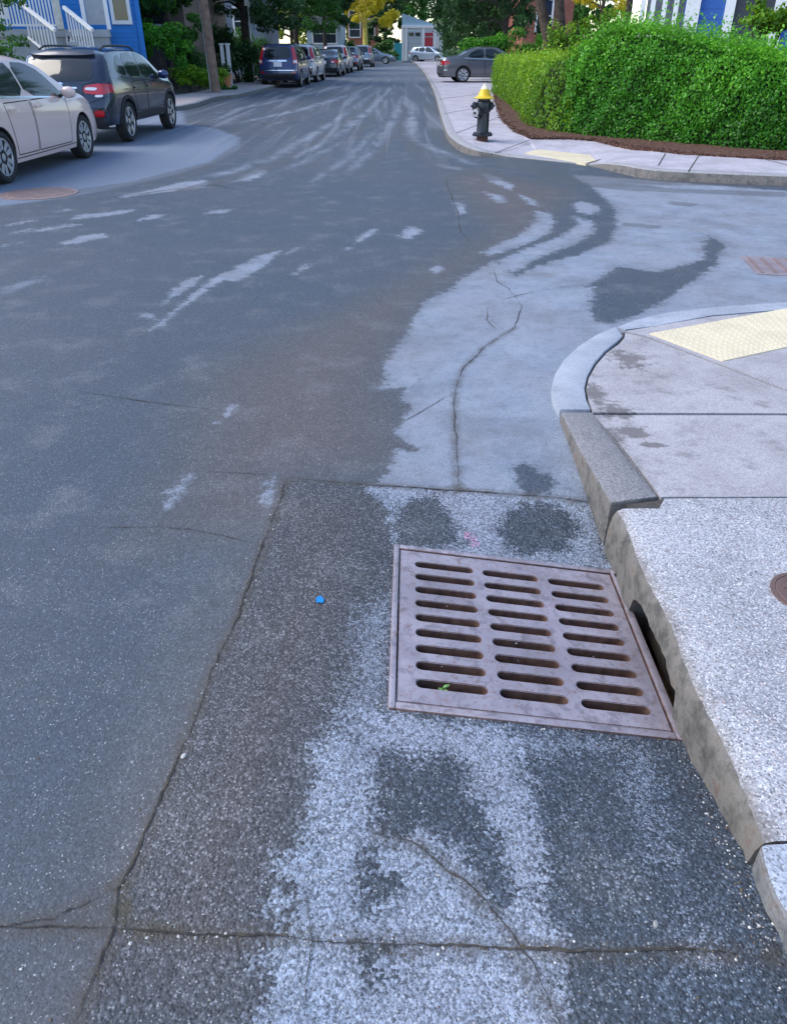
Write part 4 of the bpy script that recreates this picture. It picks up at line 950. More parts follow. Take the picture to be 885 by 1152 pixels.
mb = MB(); vs = [(xl - .4, -.4, 6.75), (xr + .4, -.4, 6.75), ((xl + xr) / 2, -.4, 9.8), (xl - .4, 8.4, 6.75), (xr + .4, 8.4, 6.75), ((xl + xr) / 2, 8.4, 9.8)]
mb.add(vs, [(0, 1, 2), (3, 5, 4), (0, 2, 5, 3), (1, 4, 5, 2), (0, 3, 4, 1)]); mb.build('roof', M_ROOF, bh)
a_ = L(130, 24, 30); b_ = L(143, 10, 30); wz = a_.z; ww = b_.x - a_.x
window(bh, ((a_.x + b_.x) / 2, 0, wz + .75), ww, 1.45, .11)
window(bh, (xl + 1.6, 0, wz + .9), ww, 1.5, .11); window(bh, (xl + 3.2, 0, wz + .9), ww, 1.5, .11)
# porch deck, posts, rails
pz = L(90, 33, 28).z; px0, px1 = L(-30, 30, 28).x, L(122, 30, 28).x
mb = MB(); mb.box(((px0 + px1) / 2, -1.0, pz - .1), (px1 - px0, 1.96, .2)); mb.box(((px0 + px1) / 2, -1.0, pz / 2 - .1), (px1 - px0 - .1, 1.8, pz - .002)); mb.build('porch_deck', M_GREYP, bh)
def rail(parent, a, b, n, mat=M_WHITE, h=.95, panel=False):
    a = Vector(a); b = Vector(b); mb = MB(); u = Vector((0, 0, h))
    mb.bar(a + u, b + u, .09, .07); mb.bar(a + Vector((0, 0, .10)), b + Vector((0, 0, .10)), .07, .06)
    for i in range(n):
        q = a.lerp(b, (i + .5) / n); mb.box((q.x, q.y, q.z + h * .55), (.045, .045, h * .84))
    return mb.build('railing', mat, parent)
xa_ = L(48, 20, 28).x; xb_ = L(64, 20, 28).x
rail(bh, (px0, -1.95, pz), (xb_, -1.95, pz), 26)
mb = MB(); mb.box((xb_ + .06, -1.95, 2.6 + pz / 2), (.20, .20, 5.2 - pz)); mb.build('porch_post', simple('cream_post', (.62, .60, .55), .6), bh)
for px_ in (95, 121):
    q = L(px_, 20, 28).x; mb = MB(); mb.box((q, -1.95, pz + .55), (.12, .12, 1.1)); mb.build('railing_post', M_WHITE, bh)
mb = MB(); mb.box(((L(97, 20, 28).x + L(120, 20, 28).x) / 2, -1.94, pz + .55), (L(119, 20, 28).x - L(98, 20, 28).x, .05, .85)); mb.bar((L(97, 20, 28).x, -1.95, pz + 1.02), (L(120, 20, 28).x, -1.95, pz + 1.02), .08, .08); mb.build('porch_panel', M_GREYP, bh)
mb = MB(); mb.box(((px0 + px1) / 2, -1.0, 5.1), (px1 - px0 + .3, 2.3, .25)); mb.build('porch_roof', M_ROOF, bh)
# stairs coming down towards the street, with two white sloping rails
sx0, sx1 = xb_ + .2, L(95, 20, 28).x - .1
for k in range(7):
    pass
mb = MB()
for k in range(7): mb.box(((sx0 + sx1) / 2, -2.15 - .27 * k, pz - .13 - k * pz / 7.5), (sx1 - sx0, .30, .10))
for q in (sx0, sx1): mb.bar((q, -2.0, pz - .2), (q, -4.0, .05), .05, .25)
mb.build('porch_stairs', M_GREYP, bh)
for (pa, pb) in (((24, 4), (62, 34)), ((72, 8), (104, 34))):
    A1 = L(*pa, 27.6); B1 = L(*pb, 26.6); mb = MB(); mb.bar(A1, B1, .09, .09)
    for i in range(9):
        q = A1.lerp(B1, (i + .5) / 9); mb.box((q.x, q.y, q.z - .45), (.045, .045, .9))
    mb.bar(A1 - Vector((0, 0, .86)), B1 - Vector((0, 0, .86)), .06, .06); mb.build('stair_railing', M_WHITE, bh)
tag(bh)
# right: blue house with white trim behind the tall hedge
YR = 21.5
rh = thing('blue_house', 'blue clapboard house with wide white trim and dark bay behind the tall hedge', 'house', (9, YR, .13), R_(-19))
def LR(px, py=20):
    c_, s_ = math.cos(R_(-19)), math.sin(R_(-19)); Yw = YR
    for _ in range(40):
        v = at(px, py, Yw); X, Y2 = v.x - 9, v.y - YR; lx, ly = c_ * X + s_ * Y2, -s_ * X + c_ * Y2; Yw -= ly * .5
    return Vector((lx, ly, v.z - .13))
x0_ = LR(768).x; mb = MB(); mb.box(((x0_ + 6) / 2, 4, 3.6), (6 - x0_, 8, 7.2)); mb.build('walls', M_BLUE2, rh)
for pa, pb in ((769, 785), (813, 824), (868, 881)):
    a_, b_ = LR(pa).x, LR(pb).x; mb = MB(); mb.box(((a_ + b_) / 2, -.04, 3.5), (b_ - a_, .12, 6.8)); mb.build('white_trim_board', M_WHITE, rh)
a_, b_ = LR(824).x, LR(868).x; mb = MB(); mb.box(((a_ + b_) / 2, -.015, 2.2), (b_ - a_ - .004, .07, 3.4)); mb.build('dark_screen', mat_siding('dark_grey_screen', (.055, .065, .085), .12), rh)
a_, b_ = LR(881).x, LR(1000).x; window(rh, ((a_ + b_) / 2 + .3, 0, 2.6), .9, 1.6, .12)
mb = MB(); vs = [(x0_ - .4, -.5, 7.15), (6.4, -.5, 7.15), ((x0_ + 6) / 2, -.5, 10.2), (x0_ - .4, 8.5, 7.15), (6.4, 8.5, 7.15), ((x0_ + 6) / 2, 8.5, 10.2)]
mb.add(vs, [(0, 1, 2), (3, 5, 4), (0, 2, 5, 3), (1, 4, 5, 2), (0, 3, 4, 1)]); mb.build('roof', M_ROOF, rh)
xp = [LR(q).x for q in (721, 732, 745, 758)]
mb = MB(); mb.box(((xp[0] + x0_) / 2, .8, .5), (x0_ - xp[0] + .1, 1.5, 1.0)); mb.build('porch_base', M_GREYP, rh)
for q in xp: mb = MB(); mb.box((q, .05, 2.5), (.11, .11, 3.2)); mb.build('porch_post', M_WHITE, rh)
mb = MB(); mb.box(((xp[0] + x0_) / 2, 1.6, 2.5), (x0_ - xp[0], .1, 3.1)); mb.build('porch_back_wall', simple('porch_grey', (.14, .15, .18), .8), rh)
mb = MB(); mb.box(((xp[0] + x0_) / 2, .8, 4.2), (x0_ - xp[0] + .3, 2.0, .2)); mb.build('porch_roof', M_ROOF, rh)

def block_house(name, label, px0, px1, Y, ytop, wallm, roofm, wins, depth=9., gable=2.2, group=None):
    a = at(px0, 60, Y); b = at(px1, 60, Y); zt_ = at(px0, ytop, Y).z; o = thing(name, label, 'house', ((a.x + b.x) / 2, Y, .1), 0, group); W = b.x - a.x
    mb = MB(); mb.box((0, depth / 2, zt_ / 2), (W, depth, zt_)); mb.build('walls', wallm, o)
    mb = MB(); vs = [(-W / 2 - .3, -.3, zt_ - .03), (W / 2 + .3, -.3, zt_ - .03), (0, -.3, zt_ + gable), (-W / 2 - .3, depth + .3, zt_ - .03), (W / 2 + .3, depth + .3, zt_ - .03), (0, depth + .3, zt_ + gable)]
    mb.add(vs, [(0, 1, 2), (3, 5, 4), (0, 2, 5, 3), (1, 4, 5, 2), (0, 3, 4, 1)]); mb.build('roof', roofm, o)
    for (px, py, w, h) in wins:
        q = at(px, py, Y); window(o, (q.x - o.location.x, 0, q.z - .1), w, h, .10)
    return o
M_GSID = mat_siding('grey_blue_siding', (.20, .25, .32), .15); M_PSID = mat_siding('pale_blue_siding', (.42, .52, .60), .15); M_DSID = mat_siding('dark_brown_shingle', (.19, .15, .13), .15)
block_house('grey_house', 'grey blue clapboard house half hidden by trees behind the utility pole', 225, 292, 50, -30, M_GSID, M_ROOF, [(270, 24, .6, 1.2), (240, 22, .7, 1.2)])
block_house('brown_house', 'dark brown shingled house between the blue house and the utility pole', 161, 212, 36, -60, M_DSID, M_ROOF, [(176, 5, .7, 1.3)])
block_house('pale_house', 'pale blue house glimpsed between trees behind the parked car row', 346, 384, 86, 22, M_PSID, simple('light_roof', (.42, .50, .55), .8), [(358, 38, 1.0, 1.5), (372, 38, 1.0, 1.5)], gable=2.6)
block_house('brick_house', 'orange red brick house beside the yellow tree at the street end', 392, 424, 112, -10, mat_brick('orange_brick', (.42, .12, .05), (.34, .09, .04)), M_ROOF, [(399, 33, 1.3, 1.6), (415, 33, 1.3, 1.6), (399, 12, 1.3, 1.6), (415, 12, 1.3, 1.6)])
block_house('brick_house', 'red brick house glimpsed behind the two big trunks', 586, 640, 52, -40, mat_brick('red_brick', (.40, .11, .06), (.30, .08, .045)), M_ROOF, [(612, 18, .8, 1.5)])
# garage at the end of the street
YG = 106; g0 = at(452, 67.5, YG); g1 = at(497, 67.5, YG); zb_ = .05
gar = thing('garage', 'white gabled garage with grey door and red side door at the street end', 'garage', ((g0.x + g1.x) / 2, YG, zb_))
gx_ = lambda px: at(px, 50, YG).x - gar.location.x
gz_ = lambda py: at(470, py, YG).z - zb_
Wg = g1.x - g0.x; zt_ = gz_(31)
M_GW = mat_siding('garage_white', (.78, .82, .86), .2); M_GBL = mat_siding('garage_gable_blue', (.34, .52, .66), .2)
mb = MB(); mb.box((0, 4, zt_ / 2), (Wg, 8, zt_)); mb.build('walls', M_GW, gar)
mb = MB(); za = gz_(15); mb.add([(-Wg / 2, -.02, zt_), (Wg / 2, -.02, zt_), (-Wg / 2, -.02, za), (-Wg / 2, 8, zt_), (Wg / 2, 8, zt_), (-Wg / 2, 8, za)], [(0, 1, 2), (3, 5, 4), (0, 2, 5, 3), (1, 4, 5, 2), (0, 3, 4, 1)]); mb.build('gable', M_GBL, gar)
mb = MB(); mb.box((0, -.1, zt_ + .1), (Wg + .2, .2, .25)); mb.build('cornice', M_WHITE, gar)
for q in (452.8, 456.5, 476, 489, 493.5): mb = MB(); mb.box((gx_(q), -.08, zt_ / 2), (.28, .16, zt_ - .05)); mb.build('pilaster', M_WHITE, gar)
a_, b_ = gx_(459), gx_(473); dz = gz_(36); d_ = MB(); d_.box(((a_ + b_) / 2, -.05, dz / 2), (b_ - a_, .1, dz))
gd = d_.build('garage_door', mat_siding('garage_door_grey', (.46, .52, .56), .45), gar)
for pa, pb in ((459.6, 464.8), (467, 472.2)):
    u0, u1 = gx_(pa), gx_(pb); mb = MB(); mb.box(((u0 + u1) / 2, -.11, gz_(38.7)), (u1 - u0, .03, gz_(36.8) - gz_(40.8))); mb.build('pane', M_GLASSD, gd)
a_, b_ = gx_(477.5), gx_(486.5); M_RED = simple('red_door', (.42, .035, .05), .5, 0, .15, 3)
mb = MB(); mb.box(((a_ + b_) / 2, -.06, gz_(42) / 2), (b_ - a_, .12, gz_(42))); mb.build('red_door', M_RED, gar)
mb = MB(); mb.box(((a_ + b_) / 2, -.06, (gz_(37) + gz_(40.5)) / 2), (b_ - a_, .1, gz_(37) - gz_(40.5))); mb.build('transom', M_RED, gar)
t = thing('teal_gate', 'teal painted gate panel beside the garage', 'gate', tuple(at(447.5, 67, 104)[:2]) + (.05,))
mb = MB(); mb.box((0, 0, .95), (.95, .06, 1.8)); mb.build('panel', simple('teal_paint', (.03, .33, .40), .5), t); mb = MB(); mb.box((-.5, 0, 1.0), (.1, .1, 2.0)); mb.box((.5, 0, 1.0), (.1, .1, 2.0)); mb.build('posts', M_WHITE, t)

# ------------------------------------------------------------------ left side: pole, posts, trees, shrubs
p = gp(243.5, 104, .12)
pole = thing('utility_pole', 'weathered brown wooden utility pole on the left pavement', 'utility pole', (p.x, p.y, .12))
M_POLE = simple('pole_wood', (.20, .135, .105), .9, 0, .4, 5, .6)
mb = MB(); mb.tube([(0, 0, -.2), (-.12, 0, 3), (-.32, 0, 8.5)], [.175, .16, .13], 16); mb.build('shaft', M_POLE, pole, smooth=50)
mb = MB(); mb.tube([(-.17, -.05, .02), (-.22, -.05, 2.6), (-.28, -.05, 4.5)], .045, 8); mb.build('cable_guard', simple('guard_grey', (.30, .29, .28), .6), pole, smooth=50)
mb = MB(); mb.bar((-1.3, 0, 7.9), (.7, 0, 7.9), .1, .12); mb.build('cross_arm', M_POLE, pole)
p = gp(254, 101, .12); bush('grass_tuft', 'small tuft of green grass at the foot of the utility pole', (p.x, p.y, .12), [((0, 0, .08), (.25, .2, .12)), ((.3, .1, .06), (.2, .2, .1))], 900, .07, M_MIDL, cat='grass tuft')
for px, lab in ((252.5, 'white gate post with a small cap, nearer to the utility pole'), (259, 'white gate post with a small cap, farther from the utility pole')):
    q = at(px, 82, 38.5); mb = MB(); t = thing('gate_post', lab, 'post', (q.x, 38.5, .12), 0, 'white gate posts behind the utility pole'); mb.box((0, 0, .75), (.14, .14, 1.5)); mb.build('shaft', M_WHITE, t); mb = MB(); mb.box((0, 0, 1.53), (.19, .19, .06)); mb.build('cap', M_WHITE, t)
q = at(285.5, 82, 41); t = thing('metal_post', 'thin pale metal sign post in front of the dark trunk', 'post', (q.x, 41, .12)); mb = MB(); mb.tube([(0, 0, -.1), (0, 0, 3.4)], .035, 8); mb.build('shaft', simple('galvanised', (.55, .57, .58), .4, .5), t); mb = MB(); mb.box((0, -.045, 3.2), (.3, .015, .4)); mb.build('plate', simple('galvanised_plate', (.5, .5, .5), .4, .5), t)
q = at(254, 93, 36.5); t = thing('planter', 'terracotta planter with dark plants right of the utility pole', 'planter', (q.x, 36.5, .12)); mb = MB(); mb.lathe([(.20, 0), (.27, .4), (.30, .41), (.30, .47), (.26, .47), (.25, .42)], 20); mb.build('pot', simple('terracotta', (.42, .16, .07), .8), t, smooth=40)
Pp, Nn, Tt = crown_pts([((0, 0, .6), (.3, .3, .25))], 500); leaf_mesh('plants', Pp, Nn, .1, M_DARKL, t, .5, Tt)
GB = 'front garden shrubs'
def bb(px, py, Y): q = at(px, py, Y); return (q.x, q.y, .12)
def tr(*a, **k): return tree(*a, **k)
GT = 'street and garden trees'
def tb(px, Y): return (at(px, 60, Y).x, Y, .1)
tr('street_tree', 'dark leafy tree with a black trunk beside the dark blue car', 'tree', tb(278, 42), 8.5, 3.4, 2.7, 19000, .20, M_DARKL, M_BARKD, GT, .2, seed=2, nb=18)
tr('street_tree', 'dark green tree hanging low behind the parked red tailed car', 'tree', tb(300, 54), 8.5, 3.2, 3.2, 13000, .22, M_DARKL, M_BARKD, GT, .18, seed=3, nb=18)
tr('garden_tree', 'mid green bushy tree above the row of parked cars', 'tree', tb(334, 66), 9.5, 3.9, 3.0, 15000, .26, M_MIDL, M_BARKD, GT, .2, seed=4, nb=18)
tr('garden_tree', 'slender dark green tree in front of the orange brick house', 'tree', tb(366, 84), 10, 3.4, 3.5, 11000, .30, M_DARKL, M_BARKD, GT, .2, seed=5, nb=16)
tr('garden_tree', 'dark tree shading the brown house behind the crossover', 'tree', tb(192, 33.8), 8, 2.0, 1.9, 13000, .2, M_MIDL, M_BARKD, GT, .2, seed=6, nb=18)
tr('garden_tree', 'dark green tree at the far left beside the porch', 'tree', tb(-30, 24.5), 7, 1.7, 1.2, 9000, .12, M_MIDL, M_BARKD, GT, .14, seed=7, nb=18)
tr('yellow_tree', 'golden yellow leaved tree with a bright trunk at the street end', 'tree', tb(411, 100), 9.5, 3.7, 3.8, 8000, .34, M_SUNYELL, simple('painted_sun_bark', (.75, .62, .14), .9, 0, .3, 4), GT, .3, seed=8, nb=14)  # sunlight on this trunk and crown is painted as yellow bark and leaves
tr('pine_tree', 'dark conifer between the yellow tree and the garage', 'tree', tb(434, 108), 12, 2.3, 1.4, 9000, .3, M_DARKL, M_BARKD, GT, .2, seed=9, nb=22)
tr('garden_tree', 'large pale green tree behind the garage', 'tree', tb(455, 128), 15, 5, 4.5, 9000, .42, M_MIDL, M_BARK, GT, .3, seed=10, nb=20)
tr('weeping_tree', 'large dark weeping tree hanging over the grey sedan', 'tree', tb(548, 62), 9, 4.6, 3.0, 26000, .24, M_DARKL, M_BARKD, GT, .28, seed=11, nb=30, weep=.5)
tr('weeping_tree', 'dark spreading tree behind the sedan and right of the garage', 'tree', tb(533, 84), 10, 4.0, 2.0, 16000, .3, M_DARKL, M_BARKD, GT, .28, seed=12, nb=26, weep=.4)
tr('garden_tree', 'dark dense tree left of the two big trunks', 'tree', tb(566, 47), 7.5, 2.6, 2.3, 14000, .18, M_DARKL, M_BARKD, GT, .2, seed=13, nb=22, weep=.3)
v0 = tb(622, 31); 
def TK(px, py, Y=31): q = at(px, py, Y); return (q.x - v0[0], q.y - v0[1], q.z - .1)
k0 = TK(620, 58); tr('forked_tree', 'big tree with two thick brown trunks behind the low hedge', 'tree', v0, 11, 4.2, 6.0, 9000, .2, M_MIDL, M_BARK, GT, .23, seed=14, nb=16,
   trunks=[[(k0[0], 0, -.1), TK(617, 44), TK(609, 10), TK(598, -40), TK(590, -140)], [(k0[0] + .35, .2, -.1), TK(630, 44), TK(629, 10), TK(627, -40), TK(630, -150)]])
tr('golden_tree', 'golden leaved small tree glimpsed over the tall hedge', 'tree', tb(672, 38), 6, 1.4, 2.7, 5000, .15, M_SUNYELL, M_BARK, GT, .1, seed=15, nb=14)
bush('shrub', 'golden green shrub seen between the big trunks and the tall hedge', bb(655, 40, 27), [((0, 0, 1.6), (1.0, .7, 1.2)), ((1.2, .3, 1.7), (1.0, .7, 1.1)), ((-.8, .3, 1.4), (.6, .6, .9))], 6000, .10, M_HEDGE2, GB)
tr('garden_tree', 'leafy green tree between the big trunks and the blue house', 'tree', tb(700, 30), 8, 2.2, 3.3, 7000, .14, M_MIDL, M_BARK, GT, .14, seed=16, nb=16)
bush('shrub', 'bright green arching shrub behind the front of the dark crossover', bb(182, 70, 31), [((0, 0, 1.75), (.95, .6, .45)), ((.5, .1, 1.3), (.6, .5, .5)), ((-.6, .1, 1.2), (.6, .5, .6))], 5200, .10, M_HEDGE, GB)
bush('shrub', 'low green shrub with pale flowers right of the crossover', bb(212, 80, 32), [((0, 0, .45), (.9, .5, .5)), ((.9, .1, .35), (.6, .4, .4))], 4200, .09, M_HEDGE2, GB)
bush('shrub', 'dark twiggy shrub left of the utility pole', bb(225, 80, 35), [((0, 0, .9), (.7, .6, .9)), ((-.5, .3, 1.4), (.6, .6, .7))], 4200, .10, M_MIDL, GB)
bush('shrub', 'dark shrub filling the gap behind the white gate posts', bb(268, 80, 41), [((0, 0, .9), (1.2, .7, .9)), ((-.7, .3, 1.7), (.9, .7, .8))], 4200, .13, M_DARKL, GB)
bush('shrub', 'green shrub behind the roof of the dark blue car', bb(318, 60, 47), [((-1.4, 0, 1.2), (1.5, .8, 1.1)), ((-3.2, .3, 1.2), (1.4, .8, 1.0))], 4500, .15, M_MIDL, GB)
bush('shrub', 'clipped green hedge-like shrub below the orange brick house', bb(398, 60, 92), [((0, 0, .9), (2.0, .8, 1.1)), ((3, 0, .9), (1.6, .8, 1.0))], 3500, .28, M_MIDL, GB)
bush('shrub', 'tangle of bright green branches behind the grey sedan', bb(560, 60, 44), [((-1.2, 0, 1.3), (1.2, .8, .9)), ((.4, 0, 1.5), (1.2, .8, .8)), ((2.0, .2, 1.5), (1.1, .8, .8))], 7000, .13, M_HEDGE, GB)
bush('shrub', 'dark shrubs at the foot of the weeping tree', bb(520, 60, 70), [((0, 0, 1.0), (1.8, 1, 1.2)), ((2.4, 0, 1.2), (1.8, 1, 1.3))], 5000, .2, M_DARKL, GB)
bush('shrub', 'young yellow green plant rising above the right end of the hedge', bb(850, 40, 17.5), [((0, 0, 1.9), (.55, .4, .3)), ((-.1, 0, 2.15), (.2, .2, .22)), ((.6, .1, 1.95), (.5, .4, .3))], 1500, .10, M_HEDGE2, GB)
for i, (px, Y, r_) in enumerate(((150, 75, 9), (250, 95, 9), (560, 100, 8), (640, 80, 8), (330, 120, 9), (400, 135, 9), (500, 140, 9))):
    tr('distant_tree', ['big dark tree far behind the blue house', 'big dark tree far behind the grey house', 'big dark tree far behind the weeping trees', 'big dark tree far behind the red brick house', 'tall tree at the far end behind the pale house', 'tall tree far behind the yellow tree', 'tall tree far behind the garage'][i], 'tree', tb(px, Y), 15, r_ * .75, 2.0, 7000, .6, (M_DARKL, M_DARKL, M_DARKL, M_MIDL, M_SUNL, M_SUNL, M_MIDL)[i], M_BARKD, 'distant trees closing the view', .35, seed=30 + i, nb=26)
# ------------------------------------------------------------------ cars
M_TYRE = simple('tyre_rubber', (.022, .022, .024), .85, 0, .2, 20, .2); M_RIM = simple('alloy', (.62, .63, .66), .3, .85, .06, 4)
M_RIMD = simple('rim_shadow', (.03, .03, .032), .6, .3); M_BLACKP = simple('black_plastic', (.022, .023, .026), .6, 0, .25, 12)
M_CARGL = simple('car_glass', (.012, .016, .02), .06, 0, .2, 2, 0, Specular_IOR_Level=.65)
M_LRED = simple('red_lamp', (.45, .006, .015), .15, 0, .12, 30, 0, Coat_Weight=1.0); M_LCLR = simple('clear_lamp', (.72, .70, .72), .12, .2, .1, 30, 0, Coat_Weight=1.0)
M_CHROME = simple('chrome', (.75, .76, .78), .15, 1., .04, 4); M_PLATE = simple('licence_plate', (.78, .78, .80), .4, 0, .06, 40); M_SEAM = simple('panel_gap', (.006, .006, .007), .8)
def pchip(pts):
    x = np.array([p[0] for p in pts], float); y = np.array([p[1] for p in pts], float); h = np.diff(x); d = np.diff(y) / h; m = np.zeros(len(x))
    for i in range(1, len(x) - 1):
        if d[i - 1] * d[i] > 0: w1 = 2 * h[i] + h[i - 1]; w2 = h[i] + 2 * h[i - 1]; m[i] = (w1 + w2) / (w1 / d[i - 1] + w2 / d[i])
    m[0] = d[0]; m[-1] = d[-1]
    def f(q):
        q = np.clip(q, x[0], x[-1]); i = np.clip(np.searchsorted(x, q) - 1, 0, len(h) - 1); t = (q - x[i]) / h[i]
        return (2*t**3-3*t**2+1)*y[i] + (t**3-2*t**2+t)*h[i]*m[i] + (-2*t**3+3*t**2)*y[i+1] + (t**3-t**2)*h[i]*m[i+1]
    return f
WHEEL_CACHE = {}
def make_wheel(parent, loc, R, w, style, right):
    key = (round(R, 3), w, style)
    if key not in WHEEL_CACHE:
        rr_ = R * .70; Ry = Matrix.Rotation(R_(90), 4, 'X')   # lathe axis z -> -y (outer face towards -y)
        mb = MB(); h = w / 2
        mb.lathe([(rr_, -h * .75), (R * .80, -h), (R * .93, -h * .96), (R * .985, -h * .75), (R, -h * .4), (R, h * .4), (R * .985, h * .75), (R * .93, h * .96), (R * .80, h), (rr_, h * .75)], 40, Ry)
        ty = mb.build('wheel', M_TYRE, None, smooth=40)
        mb = MB(); mb.lathe([(rr_ * 1.02, h * .78), (rr_ * .96, h * .82), (rr_ * .90, h * .60)], 40, Ry, 0, False) if False else None
        mb.lathe([(rr_ * 1.03, h * .70), (rr_ * 1.03, h * .86), (rr_ * .95, h * .86), (rr_ * .91, h * .55), (rr_ * 1.0, h * .2)], 40, Ry, 0, True)
        mb.lathe([(rr_ * 1.0, h * .1), (.05, h * .12), (.002, h * .12)], 30, Ry, 1)
        mb.lathe([(rr_ * .24, h * .3), (rr_ * .23, h * .74), (rr_ * .12, h * .80), (.002, h * .80)], 20, Ry)
        ns, wid, dbl = {'five': (5, .085, 0), 'double': (5, .046, .075), 'ten': (7, .06, 0), 'cover': (7, .075, 0)}[style]
        for k in range(ns):
            a = 2 * math.pi * k / ns + .3
            for s_ in ((-1, 1) if dbl else (0,)):
                M = Matrix.Rotation(a, 4, 'Y'); x0 = rr_ * .18; x1 = rr_ * .97; off = s_ * dbl / 2
                pts = [(x0, off * .5 - wid * .55, -h * .72), (x0, off * .5 + wid * .55, -h * .72), (x1, off * 1.5 + wid * .72, -h * .84), (x1, off * 1.5 - wid * .72, -h * .84)]
                vs = [M @ Vector((p[0], p[2], p[1])) for p in pts] + [M @ Vector((p[0], p[2] + .035, p[1])) for p in pts]
                mb.add(vs, [(0, 1, 2, 3), (4, 7, 6, 5), (0, 4, 5, 1), (1, 5, 6, 2), (2, 6, 7, 3), (3, 7, 4, 0)], 0)
        ri = mb.build('rim', [M_RIM, M_RIMD], ty, smooth=30); WHEEL_CACHE[key] = (ty.data, ri.data); bpy.data.objects.remove(ri); bpy.data.objects.remove(ty)
    a, b = WHEEL_CACHE[key]
    t = bpy.data.objects.new('wheel', a); COL.objects.link(t); t.parent = parent; t.location = loc; t.rotation_euler = (0, random.uniform(0, 1.2), 0 if right else math.pi)
    r = bpy.data.objects.new('rim', b); COL.objects.link(r); r.parent = t; return t

def make_car(label, cat, name, S, p_rear, p_front, side=-1, group='cars parked along the street', fine=True):
    """p_rear / p_front: ground points under the wheels on the side that is seen (side -1 = the car's right)"""
    L, W, H, wb, R, xr, sill = S['L'], S['W'], S['H'], S['wb'], S['R'], S['xr'], S.get('sill', .24)
    zt_f, zb_f = pchip(S['top']), pchip(S['belt']); xa = [xr, xr + wb]; Ra = R * S.get('arch', 1.12)
    xs = [0, .012, .03, .06, .10, .15, .21] + list(np.arange(.27, L - .26, .055 if fine else .09)) + [L - q for q in (.21, .15, .10, .06, .03, .012, 0)]
    for q in xa: xs += [q + Ra * math.cos(k * math.pi / 14) for k in range(15)] + [q - Ra - .004, q + Ra + .004]
    xs = sorted(set(round(float(q), 4) for q in xs)); xs = [q for i, q in enumerate(xs) if i == 0 or q - xs[i - 1] > .0025]
    lean = S.get('lean', .33); NL, NS, NR = 9, 6, 6; rings = []
    for x in xs:
        zt = float(zt_f(x)); zb = min(float(zb_f(x)), zt - .035); e0 = max(0, 1 - x / .30); e1 = max(0, 1 - (L - x) / .75)
        w = W / 2 * (1 - .045 * ((x - L * .5) / (L * .5)) ** 2 - S.get('rr', .10) * e0 ** 2.6 - S.get('fr', .16) * e1 ** 2.4)
        zt -= .03 * e0 ** 3; zl = sill + .03 * e0 + .02 * e1
        inarch = False
        for q in xa:
            d = abs(x - q)
            if d < Ra - 1e-6: zl = max(zl, R + math.sqrt(max(0, Ra * Ra - d * d))); inarch = True
        zl = min(zl, zb - .05); hc = zt - zb
        def side_y(z):
            q = (z - sill) / max(.2, zb - sill); return w * (1 - .055 * abs((q - .62) / .62) ** 2.2 if q < .62 else 1 - .035 * ((q - .62) / .38) ** 2)
        inn = max(.1, w - (.26 if not (x < .05 or x > L - .05) else .05)); zu = sill - .03
        ring = [(0, zu), (inn, zu), (inn, max(zl - .002, zu + .001)), (side_y(zl) - .012, zl), (side_y(zl), zl + .006)]
        for k in range(1, NL + 1):
            z = zl + (zb - zl) * k / NL; ring.append((side_y(z), z))
        wb_ = side_y(zb); wt = max(wb_ - .02 - lean * hc, wb_ * .55)
        for k in range(1, NS + 1):
            t = k / NS; ring.append((wb_ - .012 * min(1, hc / .1) + (wt - wb_ + .012) * t + .05 * hc * t * (1 - t) * 2, zb + hc * .86 * t))
        for k in range(1, NR + 1):
            q = k / NR; ring.append((wt * (1 - q ** 1.15), zb + hc * (.86 + .14 * (1 - (1 - q) ** 2.6))))
        rings.append(ring)
    m = len(rings[0]); drf = pchip(S['dr']) if 'dr' in S else (lambda z: 0.); dff = pchip(S['df']) if 'df' in S else (lambda z: 0.)
    xd, xf = S.get('xd', .95), S.get('xf', .9)
    def shear(x, z):
        return x + float(drf(z)) * max(0, 1 - x / xd) ** 1.4 - float(dff(z)) * max(0, 1 - (L - x) / xf) ** 1.4
    V, Fc, MI = [], [], []
    full = 2 * m - 2
    for x, ring in zip(xs, rings):
        for (y, z) in ring: V.append((shear(x, z), -y, z))
        for (y, z) in ring[-2:0:-1]: V.append((shear(x, z), y, z))
    for i in range(len(xs) - 1):
        for k in range(full):
            k2 = (k + 1) % full; Fc.append((i * full + k, i * full + k2, (i + 1) * full + k2, (i + 1) * full + k)); kk = min(k, full - 1 - k); MI.append(1 if kk < 3 else 0)
    for base, sx in ((0, -1), ((len(xs) - 1) * full, 1)):      # bulging end caps
        rowprev = None; bul = S.get('bulge', .05)
        for k in range(m):
            a = V[base + k]; bI = base + (full - k) % full; b = V[bI]; nn = 8
            if k in (0, m - 1): row = [base + k]
            else:
                row = [base + k]
                for j in range(1, nn):
                    y = a[1] + (b[1] - a[1]) * j / nn; q = 1 - (2 * j / nn - 1) ** 2
                    V.append((a[0] + sx * bul * q * min(1, (m - 1 - k) / 4), y, a[2])); row.append(len(V) - 1)
                row.append(bI)
            if rowprev is not None:
                if len(rowprev) == 1 and len(row) > 1: 
                    for j in range(len(row) - 1): Fc.append((rowprev[0], row[j], row[j + 1])); MI.append(1 if k <= 3 else 0)
                elif len(row) == 1:
                    for j in range(len(rowprev) - 1): Fc.append((rowprev[j], rowprev[j + 1], row[0])); MI.append(0)
                else:
                    for j in range(len(row) - 1): Fc.append((rowprev[j], rowprev[j + 1], row[j + 1], row[j])); MI.append(1 if k <= 3 else 0)
            rowprev = row
    car = thing(name, label, cat, (0, 0, 0), 0, group)
    mb = MB(); mb.v = V; mb.f = Fc; mb.mi = MI
